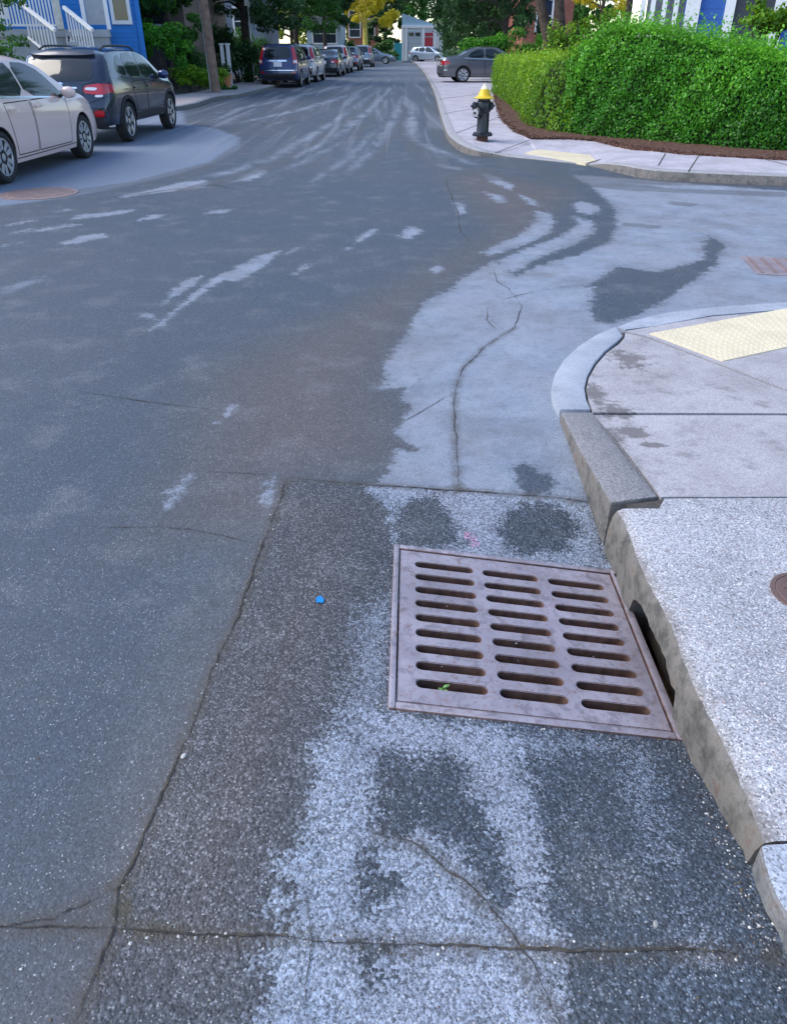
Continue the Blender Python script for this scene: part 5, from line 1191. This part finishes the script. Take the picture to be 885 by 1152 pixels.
    body = mb.build('body', [S['paint'], M_BLACKP], car, smooth=38)
    bvh = BVHTree.FromPolygons([tuple(v.co) for v in body.data.vertices], [tuple(p.vertices) for p in body.data.polygons])
    DIR = {'R': ((lambda a, b: Vector((a, -6, b))), Vector((0, 1, 0))), 'L': ((lambda a, b: Vector((a, 6, b))), Vector((0, -1, 0))),
           'B': ((lambda a, b: Vector((-6, a, b))), Vector((1, 0, 0))), 'F': ((lambda a, b: Vector((L + 6, a, b))), Vector((-1, 0, 0))), 'T': ((lambda a, b: Vector((a, b, 6))), Vector((0, 0, -1)))}
    def hit(view, a, b):
        o, d = DIR[view]; p = o(a, b); h_ = bvh.ray_cast(p, d)
        if h_[0] is None:
            h_ = bvh.find_nearest(p + d * 5.5 if view in 'BF' else p + d * 5); 
        n_ = h_[1] if h_[1].dot(d) < 0 else -h_[1]; return h_[0], n_
    def chaikin(poly, k):
        for _ in range(k):
            o = []
            for i in range(len(poly)):
                p, q = Vector(poly[i]), Vector(poly[(i + 1) % len(poly)]); o += [p.lerp(q, .2), p.lerp(q, .8)]
            poly = o
        return [Vector(p) for p in poly]
    def patch(nm, view, poly, mat, parent=car, off=.004, rd=2, rings_=6, th=.02, step=.05, hole=None):
        poly = chaikin([tuple(p) for p in poly], rd); out = []
        for p, q in zip(poly, poly[1:] + poly[:1]):
            k = max(1, int((q - p).length / step)); out += [p.lerp(q, i / k) for i in range(k)]
        c = sum(out, Vector((0, 0))) / len(out); n_ = len(out); mb = MB(); vs = []
        rows = [1 - i / rings_ for i in range(rings_)]
        pt0 = [hit(view, *p) for p in out]; vs += [q - nn * th for q, nn in pt0]
        for r_ in rows: 
            for p in out:
                q, nn = hit(view, *(c + (p - c) * r_)); vs.append(q + nn * off)
        q, nn = hit(view, *c); vs.append(q + nn * off)
        fs = []
        for i in range(len(rows)): fs += [(i * n_ + k, i * n_ + (k + 1) % n_, (i + 1) * n_ + (k + 1) % n_, (i + 1) * n_ + k) for k in range(n_)]
        fs += [(len(rows) * n_ + k, len(rows) * n_ + (k + 1) % n_, len(vs) - 1) for k in range(n_)]
        mb.add(vs, fs); return mb.build(nm, mat, parent, smooth=40)
    def ribbon(mb, view, pts, w, off=.0025):
        pts = [Vector(p) for p in pts]; fine_ = []
        for p, q in zip(pts[:-1], pts[1:]):
            k = max(1, int((q - p).length / .05)); fine_ += [p.lerp(q, i / k) for i in range(k)]
        fine_.append(pts[-1]); vs = []
        for i, p in enumerate(fine_):
            t = (fine_[min(i + 1, len(fine_) - 1)] - fine_[max(i - 1, 0)]).normalized(); nn = Vector((-t.y, t.x)) * w / 2
            for s_ in (-1, 1): q, no = hit(view, *(p + nn * s_)); vs.append(q + no * off)
        mb.add(vs, [(2 * i, 2 * i + 1, 2 * i + 3, 2 * i + 2) for i in range(len(fine_) - 1)])
    # side windows, doors, handles
    sides = ('R', 'L')
    for sd in sides:
        sg = -1 if sd == 'R' else 1
        for poly in S['win']: patch('side_window', sd, poly, M_CARGL, rd=1)
        if fine:
            if S.get('winline'):
                mb = MB(); ribbon(mb, sd, S['winline'], .022, .006); mb.build('window_trim', S.get('trimmat', M_CHROME), car)
            for poly, hx, hz in S['doors']:
                mb = MB(); ribbon(mb, sd, poly, .012); mb_ = patch('door', sd, [Vector(poly[0]).lerp(Vector(poly[2]), .5) + (Vector(p) - Vector(poly[0]).lerp(Vector(poly[2]), .5)) * .985 for p in poly[:-1]], S['paint'], off=.0022, rd=1, rings_=8)
                mb.build('door_gap', M_SEAM, car)
                q, nn = hit(sd, hx, hz); hb = MB(); hb.box((q.x, q.y + sg * .022, q.z), (.17, .022, .028)); hb.box((q.x - .07, q.y + sg * .01, q.z), (.02, .03, .024)); hb.box((q.x + .07, q.y + sg * .01, q.z), (.02, .03, .024))
                hb.build('handle', S['paint'], mb_, bevel=.006)
            if S.get('crease'):
                pass
        # arch cladding
        if S.get('clad'):
            for q in xa:
                mb = MB(); vs = []
                for k in range(25):
                    a_ = math.pi * (k / 24) * 1.16 - .08 * math.pi; 
                    for rad in (Ra + .004, Ra + .05):
                        X, Z = q + rad * math.cos(a_), max(sill + .01, R + rad * math.sin(a_)); pnt, nn = hit(sd, X, Z); vs.append(pnt + nn * .014)
                    vs.append(pnt - nn * .01)
                mb.add(vs, [(3 * i + j, 3 * i + j + 1, 3 * i + 4 + j, 3 * i + 3 + j) for i in range(24) for j in (0, 1)]); mb.build('arch_cladding', M_BLACKP, car, smooth=50)
            patch('sill_cladding', sd, [(xa[0] + Ra + .05, sill + .012), (xa[1] - Ra - .05, sill + .012), (xa[1] - Ra - .06, sill + .15), (xa[0] + Ra + .06, sill + .15)], M_BLACKP, off=.01, rd=1)
        # mirror
        mx_, mz_ = S['mirror']; q, nn = hit(sd, mx_, mz_); mb = MB()
        mb.lathe([(.002, -.10), (.05, -.095), (.075, -.06), (.082, 0), (.07, .06), (.04, .09), (.002, .10)], 14, Matrix.Translation((q.x + .02, q.y + sg * .15, q.z + .02)) @ Matrix.Rotation(R_(90), 4, 'X') @ Matrix.Diagonal((.75, 1, 1.05, 1)))
        mi_ = mb.build('mirror', S.get('mirmat', S['paint']), car, smooth=50); mb = MB(); mb.bar((q.x + .02, q.y - sg * .02, q.z - .03), (q.x + .02, q.y + sg * .08, q.z - .01), .06, .04); mb.build('mirror_arm', M_BLACKP, mi_)
        mb = MB(); 
        for q in xa: pass
        for q in xa: make_wheel(car, (q, sg * (W / 2 - .11 - .012), R), R, .205, S.get('wheel', 'five'), sd == 'R')
    # lamps, glass, plates and trim patches laid on the body
    for it in S['detail']:
        nm, view, poly, mt = it[:4]; kw = it[4] if len(it) > 4 else {}
        if view in ('B', 'F'):
            patch(nm, view, poly, mt, **{k: v for k, v in kw.items() if k != 'mirror'})
            if kw.get('mirror'): patch(nm, view, [(-a, b) for a, b in poly], mt, **{k: v for k, v in kw.items() if k != 'mirror'})
        elif view == 'S':
            for sd in sides: patch(nm, sd, poly, mt, **kw)
        else: patch(nm, view, poly, mt, **kw)
    for nm, view, pts, w_, mt in S.get('lines', []):
        mb = MB()
        for v_ in (('R', 'L') if view == 'S' else (view,)): ribbon(mb, v_, pts, w_)
        mb.build(nm, mt, car)
    if S.get('rails'):
        x0, x1 = S['rails']
        for sg in (-1, 1):
            mb = MB(); pts = []
            for k in range(9):
                x = x0 + (x1 - x0) * k / 8; yy = sg * S.get('raily', .52); h_ = bvh.ray_cast(Vector((x, yy, 5)), Vector((0, 0, -1)))[0]; pts.append(Vector((x, yy, h_.z + (.055 if 0 < k < 8 else .012))))
            mb.tube(pts, .018, 8)
            mb.build('roof_rail', S.get('railmat', M_BLACKP), car, smooth=50)
    # place it
    a = Vector(p_rear[:2]); b = Vector(p_front[:2]); h = (b - a).normalized(); ang = math.atan2(h.y, h.x)
    mid = (a + b) / 2; yl = side * (W / 2 - .02); lx = xr + wb / 2
    car.location = (mid.x - (lx * h.x - yl * h.y), mid.y - (lx * h.y + yl * h.x), S.get('z', 0.))
    car.rotation_euler = (0, 0, ang); return car

def box_(y, z, w, h): return [(y - w / 2, z - h / 2), (y + w / 2, z - h / 2), (y + w / 2, z + h / 2), (y - w / 2, z + h / 2)]
P_BEIGE = paint('beige_silver_paint', (.74, .545, .50), .0, .38); P_BLK = paint('dark_blue_black_paint', (.010, .019, .045), .3, .22); P_NAVY = paint('navy_paint', (.012, .028, .12), .3, .28)
P_WHITE = paint('white_paint', (.62, .62, .64), .1, .3); P_GREY = paint('grey_paint', (.16, .165, .18), .6, .3); P_SILV = paint('silver_paint', (.45, .47, .50), .6, .3); P_STEEL = paint('steel_blue_paint', (.20, .25, .31), .5, .3)
def doors(xs_, z0, z1, hz, arch0, arch1):
    out = []
    for (a, b, c, d) in xs_:   # rear bottom, rear top, front top, front bottom
        out.append(([(a, z0), (d, z0), (c, z1), (b, z1), (a, z0)], b + .16, hz))
    return out

HYBRID = dict(L=4.5, W=1.75, H=1.49, wb=2.70, R=.318, xr=.88, sill=.20, paint=P_BEIGE, wheel='double', lean=.36, fr=.17,
    top=[(0, 1.02), (.2, 1.10), (.8, 1.34), (1.5, 1.46), (2.1, 1.49), (2.6, 1.44), (3.25, 1.12), (3.48, .995), (3.9, .90), (4.25, .78), (4.5, .66)],
    belt=[(0, 1.0), (.8, 1.005), (1.6, .96), (2.6, .90), (3.3, .875), (3.6, .87), (4.1, .80), (4.5, .62)], dr=[(.2, .07), (.4, 0), (.7, .01), (1.05, .05)], df=[(.2, .05), (.4, 0), (.55, .02), (.8, .10)],
    win=[[(1.02, 1.03), (1.16, 1.015), (1.86, .985), (1.86, 1.385), (1.5, 1.365), (1.2, 1.25)], [(1.92, .982), (3.02, .925), (3.06, 1.0), (2.72, 1.26), (2.38, 1.37), (1.92, 1.388)], [(3.08, .922), (3.24, .912), (3.14, .985), (3.09, 1.0)]],
    winline=[(.95, 1.04), (1.16, .998), (1.9, .967), (3.25, .900)], doors=doors([(1.30, 1.16, 1.88, 1.90), (1.93, 1.92, 3.10, 3.05)], .30, .93, .845, 0, 0),
    mirror=(3.0, .955), detail=[
        ('windscreen', 'T', [(2.72, -.55), (3.42, -.62), (3.46, 0), (3.42, .62), (2.72, .55), (2.70, 0)], M_CARGL, dict(rd=1)), ('rear_window', 'T', [(.25, -.5), (1.0, -.52), (1.0, .52), (.25, .5)], M_CARGL, dict(rd=1)),
        ('headlight', 'S', [(4.05, .66), (4.32, .60), (4.36, .68), (4.1, .80), (3.85, .84)], M_LCLR, dict(rd=1)), ('tail_light', 'S', [(.03, .72), (.22, .74), (.30, .95), (.06, .98)], M_LRED, dict(rd=1)),
        ('front_bumper_grille', 'F', [(-.5, .3), (.5, .3), (.45, .42), (-.45, .42)], M_BLACKP), ('licence_plate', 'B', box_(0, .72, .32, .16), M_PLATE, dict(rd=0))],
    lines=[('sill_line', 'S', [(1.25, .26), (3.2, .27)], .012, M_SEAM), ('hood_gap', 'T', [(3.5, -.66), (4.2, -.55), (4.3, 0), (4.2, .55), (3.5, .66)], .01, M_SEAM)])  # the sill strip is a thin dark line
CROSS = dict(L=4.46, W=1.80, H=1.6, wb=2.665, R=.347, xr=.90, sill=.33, arch=1.14, paint=P_BLK, wheel='five', lean=.30, clad=True, rails=(.75, 2.6), raily=.56, rr=.11,
    top=[(0, 1.42), (.12, 1.475), (.5, 1.53), (1.4, 1.565), (2.1, 1.56), (2.6, 1.49), (3.3, 1.13), (3.5, 1.045), (3.95, .98), (4.25, .89), (4.46, .76)],
    belt=[(0, 1.05), (.8, 1.04), (2.0, 1.00), (3.3, .955), (3.7, .93), (4.2, .84), (4.46, .7)], dr=[(.3, .10), (.42, .02), (.55, 0), (.70, .03), (.88, .09), (1.02, .12), (1.42, .42), (1.6, .5)], df=[(.3, .06), (.5, 0), (.7, .03), (.9, .10)],
    win=[[(.72, 1.17), (1.22, 1.08), (1.22, 1.44), (.98, 1.41)], [(1.28, 1.07), (1.98, 1.045), (1.98, 1.475), (1.28, 1.45)], [(2.05, 1.04), (3.08, .995), (2.98, 1.14), (2.6, 1.39), (2.4, 1.46), (2.05, 1.478)]],
    winline=[(.9, 1.085), (1.3, 1.045), (3.1, .972)], trimmat=M_BLACKP, doors=doors([(1.40, 1.26, 2.0, 2.02), (2.05, 2.04, 3.12, 3.06)], .50, 1.0, .90, 0, 0), mirror=(2.98, 1.05), mirmat=P_NAVY, detail=[
        ('windscreen', 'T', [(2.66, -.56), (3.40, -.64), (3.45, 0), (3.40, .64), (2.66, .56)], M_CARGL, dict(rd=1)),
        ('rear_window', 'B', [(-.60, 1.065), (-.3, 1.04), (.3, 1.04), (.60, 1.065), (.535, 1.37), (.3, 1.40), (-.3, 1.40), (-.535, 1.37)], M_CARGL, dict(rd=1, off=.006)),
        ('roof_spoiler', 'B', [(-.58, 1.40), (.58, 1.40), (.54, 1.475), (-.54, 1.475)], P_BLK, dict(rd=1, off=.05, th=.05)),
        ('tail_light', 'B', [(.40, .855), (.60, .83), (.79, .83), (.82, .90), (.80, 1.0), (.64, 1.0), (.42, .965)], M_LRED, dict(rd=1, off=.014, mirror=True)), ('lamp_lens', 'B', [(.43, .905), (.62, .89), (.66, .94), (.45, .945)], M_LCLR, dict(rd=1, off=.018, mirror=True)),
        ('reversing_light', 'B', [(.60, .79), (.73, .79), (.75, .83), (.60, .825)], M_LCLR, dict(rd=1, off=.010, mirror=True)),
        ('tail_light', 'S', [(.045, .845), (.30, .86), (.36, .925), (.30, .99), (.09, 1.0)], M_LRED, dict(rd=1, off=.012)),
        ('lower_bumper', 'B', [(-.80, .36), (.80, .36), (.82, .60), (.62, .62), (.5, .52), (-.5, .52), (-.62, .62), (-.82, .60)], M_BLACKP, dict(rd=1, off=.012)),
        ('fog_reflector', 'B', box_(.655, .535, .17, .10), M_LRED, dict(rd=1, off=.028, mirror=True)), ('plate_recess', 'B', [(-.36, .70), (.36, .70), (.32, .92), (-.32, .92)], M_BLACKP, dict(rd=1, off=.003)), ('licence_plate', 'B', box_(0, .81, .31, .155), M_PLATE, dict(rd=0, off=.01)), ('plate_trim', 'B', [(-.30, .925), (.30, .925), (.29, .95), (-.29, .95)], M_CHROME, dict(rd=0, off=.012)),
        ('badge', 'B', [(-.07, 1.0), (0, .975), (.07, 1.0), (0, 1.025)], M_CHROME, dict(rd=1, off=.016)), ('headlight', 'S', [(4.05, .78), (4.3, .74), (4.3, .86), (4.0, .90)], M_LCLR, dict(rd=1))],
    lines=[('tailgate_gap', 'B', [(-.62, 1.03), (-.40, .98), (-.38, .66), (.38, .66), (.40, .98), (.62, 1.03)], .012, M_SEAM), ('bumper_gap', 'B', [(-.80, .80), (-.4, .67), (.4, .67), (.80, .80)], .012, M_SEAM)])
SUV = dict(L=4.53, W=1.82, H=1.68, wb=2.62, R=.348, xr=.92, sill=.30, paint=P_NAVY, wheel='ten', lean=.24, rails=(.8, 2.7), raily=.60, clad=False, rr=.10,
    top=[(0, 1.56), (.12, 1.61), (.6, 1.66), (1.5, 1.675), (2.2, 1.65), (2.75, 1.54), (3.35, 1.20), (3.6, 1.10), (4.1, 1.02), (4.35, .92), (4.53, .78)],
    belt=[(0, 1.06), (1.5, 1.04), (3.3, .99), (3.8, .97), (4.3, .88), (4.53, .72)], dr=[(.3, .12), (.5, .0), (.72, .02), (.9, .06), (1.05, .09), (1.55, .30), (1.7, .34)], df=[(.3, .06), (.5, 0), (.8, .04), (1.0, .10)],
    win=[[(.55, 1.20), (1.1, 1.10), (1.1, 1.50), (.75, 1.46)], [(1.18, 1.09), (1.95, 1.075), (1.95, 1.56), (1.18, 1.54)], [(2.02, 1.07), (3.05, 1.03), (2.9, 1.22), (2.6, 1.44), (2.4, 1.53), (2.02, 1.56)]],
    winline=[(.6, 1.12), (1.2, 1.06), (3.1, 1.0)], doors=doors([(1.38, 1.15, 1.97, 2.0), (2.03, 2.02, 3.1, 3.05)], .46, 1.02, .92, 0, 0), mirror=(2.95, 1.10), detail=[
        ('windscreen', 'T', [(2.80, -.58), (3.45, -.66), (3.5, 0), (3.45, .66), (2.80, .58)], M_CARGL, dict(rd=1)),
        ('rear_window', 'B', [(-.60, 1.10), (.60, 1.10), (.52, 1.52), (.3, 1.55), (-.3, 1.55), (-.52, 1.52)], M_CARGL, dict(rd=1, off=.006)),
        ('tail_light', 'B', [(.66, .90), (.82, .90), (.80, 1.20), (.68, 1.53), (.585, 1.53), (.66, 1.15)], M_LRED, dict(rd=1, off=.016, mirror=True)), ('tail_light', 'S', [(.07, .92), (.22, .92), (.30, 1.25), (.42, 1.5), (.34, 1.53), (.18, 1.2)], M_LRED, dict(rd=1, off=.012)),
        ('lamp_lens', 'B', [(.69, .94), (.815, .94), (.81, 1.06), (.69, 1.06)], M_LCLR, dict(rd=1, off=.022, mirror=True)),
        ('plate_garnish', 'B', [(-.40, 1.0), (.40, 1.0), (.38, 1.06), (-.38, 1.06)], M_CHROME, dict(rd=0, off=.016)), ('licence_plate', 'B', box_(0, .90, .36, .18), M_PLATE, dict(rd=0, off=.014)),
        ('badge', 'B', [(.44, 1.0), (.50, 1.0), (.50, 1.05), (.44, 1.05)], M_CHROME, dict(rd=1, off=.014)),
        ('lower_bumper', 'B', [(-.84, .36), (.84, .36), (.86, .56), (-.86, .56)], M_BLACKP, dict(rd=1, off=.012)), ('bumper_strip', 'B', [(-.80, .66), (.80, .66), (.80, .69), (-.80, .69)], M_CHROME, dict(rd=0, off=.010)),
        ('reflector', 'B', box_(.68, .60, .18, .06), M_LRED, dict(rd=0, off=.016, mirror=True)), ('headlight', 'S', [(4.1, .80), (4.4, .76), (4.38, .9), (4.05, .95)], M_LCLR, dict(rd=1))],
    lines=[('tailgate_gap', 'B', [(-.66, 1.06), (-.64, .72), (.64, .72), (.66, 1.06)], .012, M_SEAM)])
SEDAN = dict(L=4.75, W=1.79, H=1.45, wb=2.72, R=.325, xr=1.0, sill=.24, paint=P_GREY, wheel='cover', lean=.36, fr=.17, rr=.12,
    top=[(0, .96), (.08, 1.01), (.5, 1.06), (.72, 1.09), (1.4, 1.37), (1.9, 1.445), (2.5, 1.43), (3.25, 1.09), (3.5, .985), (4.1, .89), (4.55, .74), (4.75, .62)],
    belt=[(0, .92), (.8, .955), (2.0, .925), (3.3, .89), (3.9, .84), (4.5, .7), (4.75, .58)], dr=[(.25, .08), (.42, 0), (.65, .01), (.95, .08)], df=[(.25, .06), (.45, 0), (.7, .05), (.9, .12)],
    win=[[(1.16, 1.0), (1.95, .965), (1.95, 1.345), (1.62, 1.32), (1.35, 1.20)], [(2.02, .962), (3.06, .92), (2.9, 1.08), (2.6, 1.27), (2.35, 1.35), (2.02, 1.347)]],
    winline=[(1.05, .985), (2, .942), (3.15, .897)], doors=doors([(1.42, 1.22, 1.97, 2.0), (2.03, 2.02, 3.08, 3.02)], .34, .90, .82, 0, 0), mirror=(2.95, .96), detail=[
        ('windscreen', 'T', [(2.62, -.53), (3.36, -.62), (3.42, 0), (3.36, .62), (2.62, .53)], M_CARGL, dict(rd=1)), ('rear_window', 'T', [(.78, -.58), (1.36, -.50), (1.38, 0), (1.36, .50), (.78, .58), (.76, 0)], M_CARGL, dict(rd=1)),
        ('tail_light', 'S', [(.05, .70), (.34, .74), (.42, .86), (.10, .90)], M_LRED, dict(rd=1, off=.01)), ('tail_light', 'B', [(.42, .72), (.80, .70), (.79, .90), (.45, .89)], M_LRED, dict(rd=1, off=.012, mirror=True)), ('lamp_lens', 'B', [(.46, .74), (.60, .73), (.6, .80), (.47, .80)], M_LCLR, dict(rd=1, off=.018, mirror=True)),
        ('licence_plate', 'B', box_(0, .76, .31, .155), M_PLATE, dict(rd=0, off=.012)), ('lower_bumper', 'B', [(-.76, .28), (.76, .28), (.78, .40), (-.78, .40)], M_BLACKP, dict(rd=1, off=.01)), ('headlight', 'S', [(4.2, .66), (4.5, .6), (4.52, .7), (4.2, .8)], M_LCLR, dict(rd=1)), ('reflector', 'S', [(.10, .48), (.24, .48), (.24, .54), (.10, .54)], M_LCLR, dict(rd=0, off=.008))],
    lines=[('trunk_gap', 'B', [(-.40, .92), (-.36, .60), (.36, .60), (.40, .92)], .01, M_SEAM)])
P_SILVB = paint('silver_blue_paint', (.38, .46, .54), .4, .3)
HATCH = dict(HYBRID, paint=P_SILV, wheel='ten')
def gpt(px, py): return gp(px, py)
make_car('pale beige hatchback sedan parked at the left edge, nearest to the viewer', 'car', 'parked_car', HYBRID, gp(13, 206.5), gp(102.5, 177.5))
make_car('dark blue black crossover with roof rails parked in front of the blue house', 'car', 'parked_car', CROSS, gp(153, 158.5), gp(195, 145))
def along(px, py, hd, wb_): p = gp(px, py); return p, p + Vector((hd[0], hd[1], 0)) * wb_
def mk(label, spec, px, py, hd, **k): a, b = along(px, py, hd, spec['wb']); return make_car(label, 'car', 'parked_car', spec, a, b, **k)
mk('navy blue sport utility car with tall red tail lights and a white number plate', SUV, 340, 98, (.035, 1))
mk('white sport utility car parked directly ahead of the navy one', dict(SUV, paint=P_WHITE, detail=[d for d in SUV['detail'] if not (d[0] == 'tail_light' and d[1] == 'S')] + [('tail_light', 'S', [(.07, .95), (.36, 1.0), (.40, 1.08), (.10, 1.12)], M_LRED, dict(rd=1, off=.012))]), 358, 92.5, (.05, 1))
mk('dark sedan with red tail light shape parked ahead of the white sport utility car', dict(SEDAN, paint=P_BLK), 383, 86, (.05, 1))
mk('silver tall car parked ahead of the dark sedan', dict(SUV, paint=P_SILV), 393, 82.5, (.05, 1), fine=False)
mk('steel blue car parked fifth in the row beyond the navy one', dict(CROSS, paint=P_STEEL), 405, 79.5, (.05, 1), fine=False)
mk('silver grey car at the far end of the parked row', dict(SUV, paint=P_STEEL, rails=None), 419, 75.5, (.05, 1), fine=False)
a = gp(440, 71.8); mk('dark grey sedan standing crosswise at the street end, facing right', dict(SEDAN, paint=P_STEEL), 404, 72, (1, -.08), fine=False, group='cars crossing the street end')
mk('silver blue hatchback standing in front of the garage', dict(CROSS, paint=P_SILVB, clad=False, rails=None), 465.5, 70.8, (1, -.5), fine=False, group='cars crossing the street end')
mk('grey sedan parked on the driveway behind the clipped hedge', dict(SEDAN, z=.122), 520, 96.5, (1, .10), group='cars on the driveway')
# ------------------------------------------------------------------ light
w = bpy.data.worlds.new("World"); SC.world = w; w.use_nodes = True; nt = w.node_tree; nt.nodes.clear()
sky = nt.nodes.new('ShaderNodeTexSky'); sky.sky_type = 'NISHITA'; sky.sun_disc = False
SUN_EL, SUN_AZ = R_(48), R_(268)      # azimuth measured from +Y towards +X
sky.sun_elevation = SUN_EL; sky.sun_rotation = SUN_AZ; sky.air_density = 1.0; sky.dust_density = .6; sky.ozone_density = 1.2
bg = nt.nodes.new('ShaderNodeBackground'); bg.inputs[1].default_value = .13; ow = nt.nodes.new('ShaderNodeOutputWorld')
nt.links.new(sky.outputs[0], bg.inputs[0]); nt.links.new(bg.outputs[0], ow.inputs[0])
sl_ = bpy.data.lights.new('sun', 'SUN'); sl_.energy = 1.2; sl_.angle = R_(38); sl_.color = (1, .93, .82)
so = bpy.data.objects.new('sun', sl_); COL.objects.link(so)
d = Vector((math.sin(SUN_AZ) * math.cos(SUN_EL), math.cos(SUN_AZ) * math.cos(SUN_EL), math.sin(SUN_EL)))
so.rotation_euler = (-d).to_track_quat('-Z', 'Y').to_euler(); so.location = d * 60
SC.view_settings.view_transform = 'Standard'; SC.view_settings.look = 'None'; SC.view_settings.gamma = 1; SC.view_settings.exposure = 1.38
SC.view_settings.use_curve_mapping = False
SC.cycles.max_bounces = 6; SC.cycles.transparent_max_bounces = 12; SC.cycles.use_denoising = True
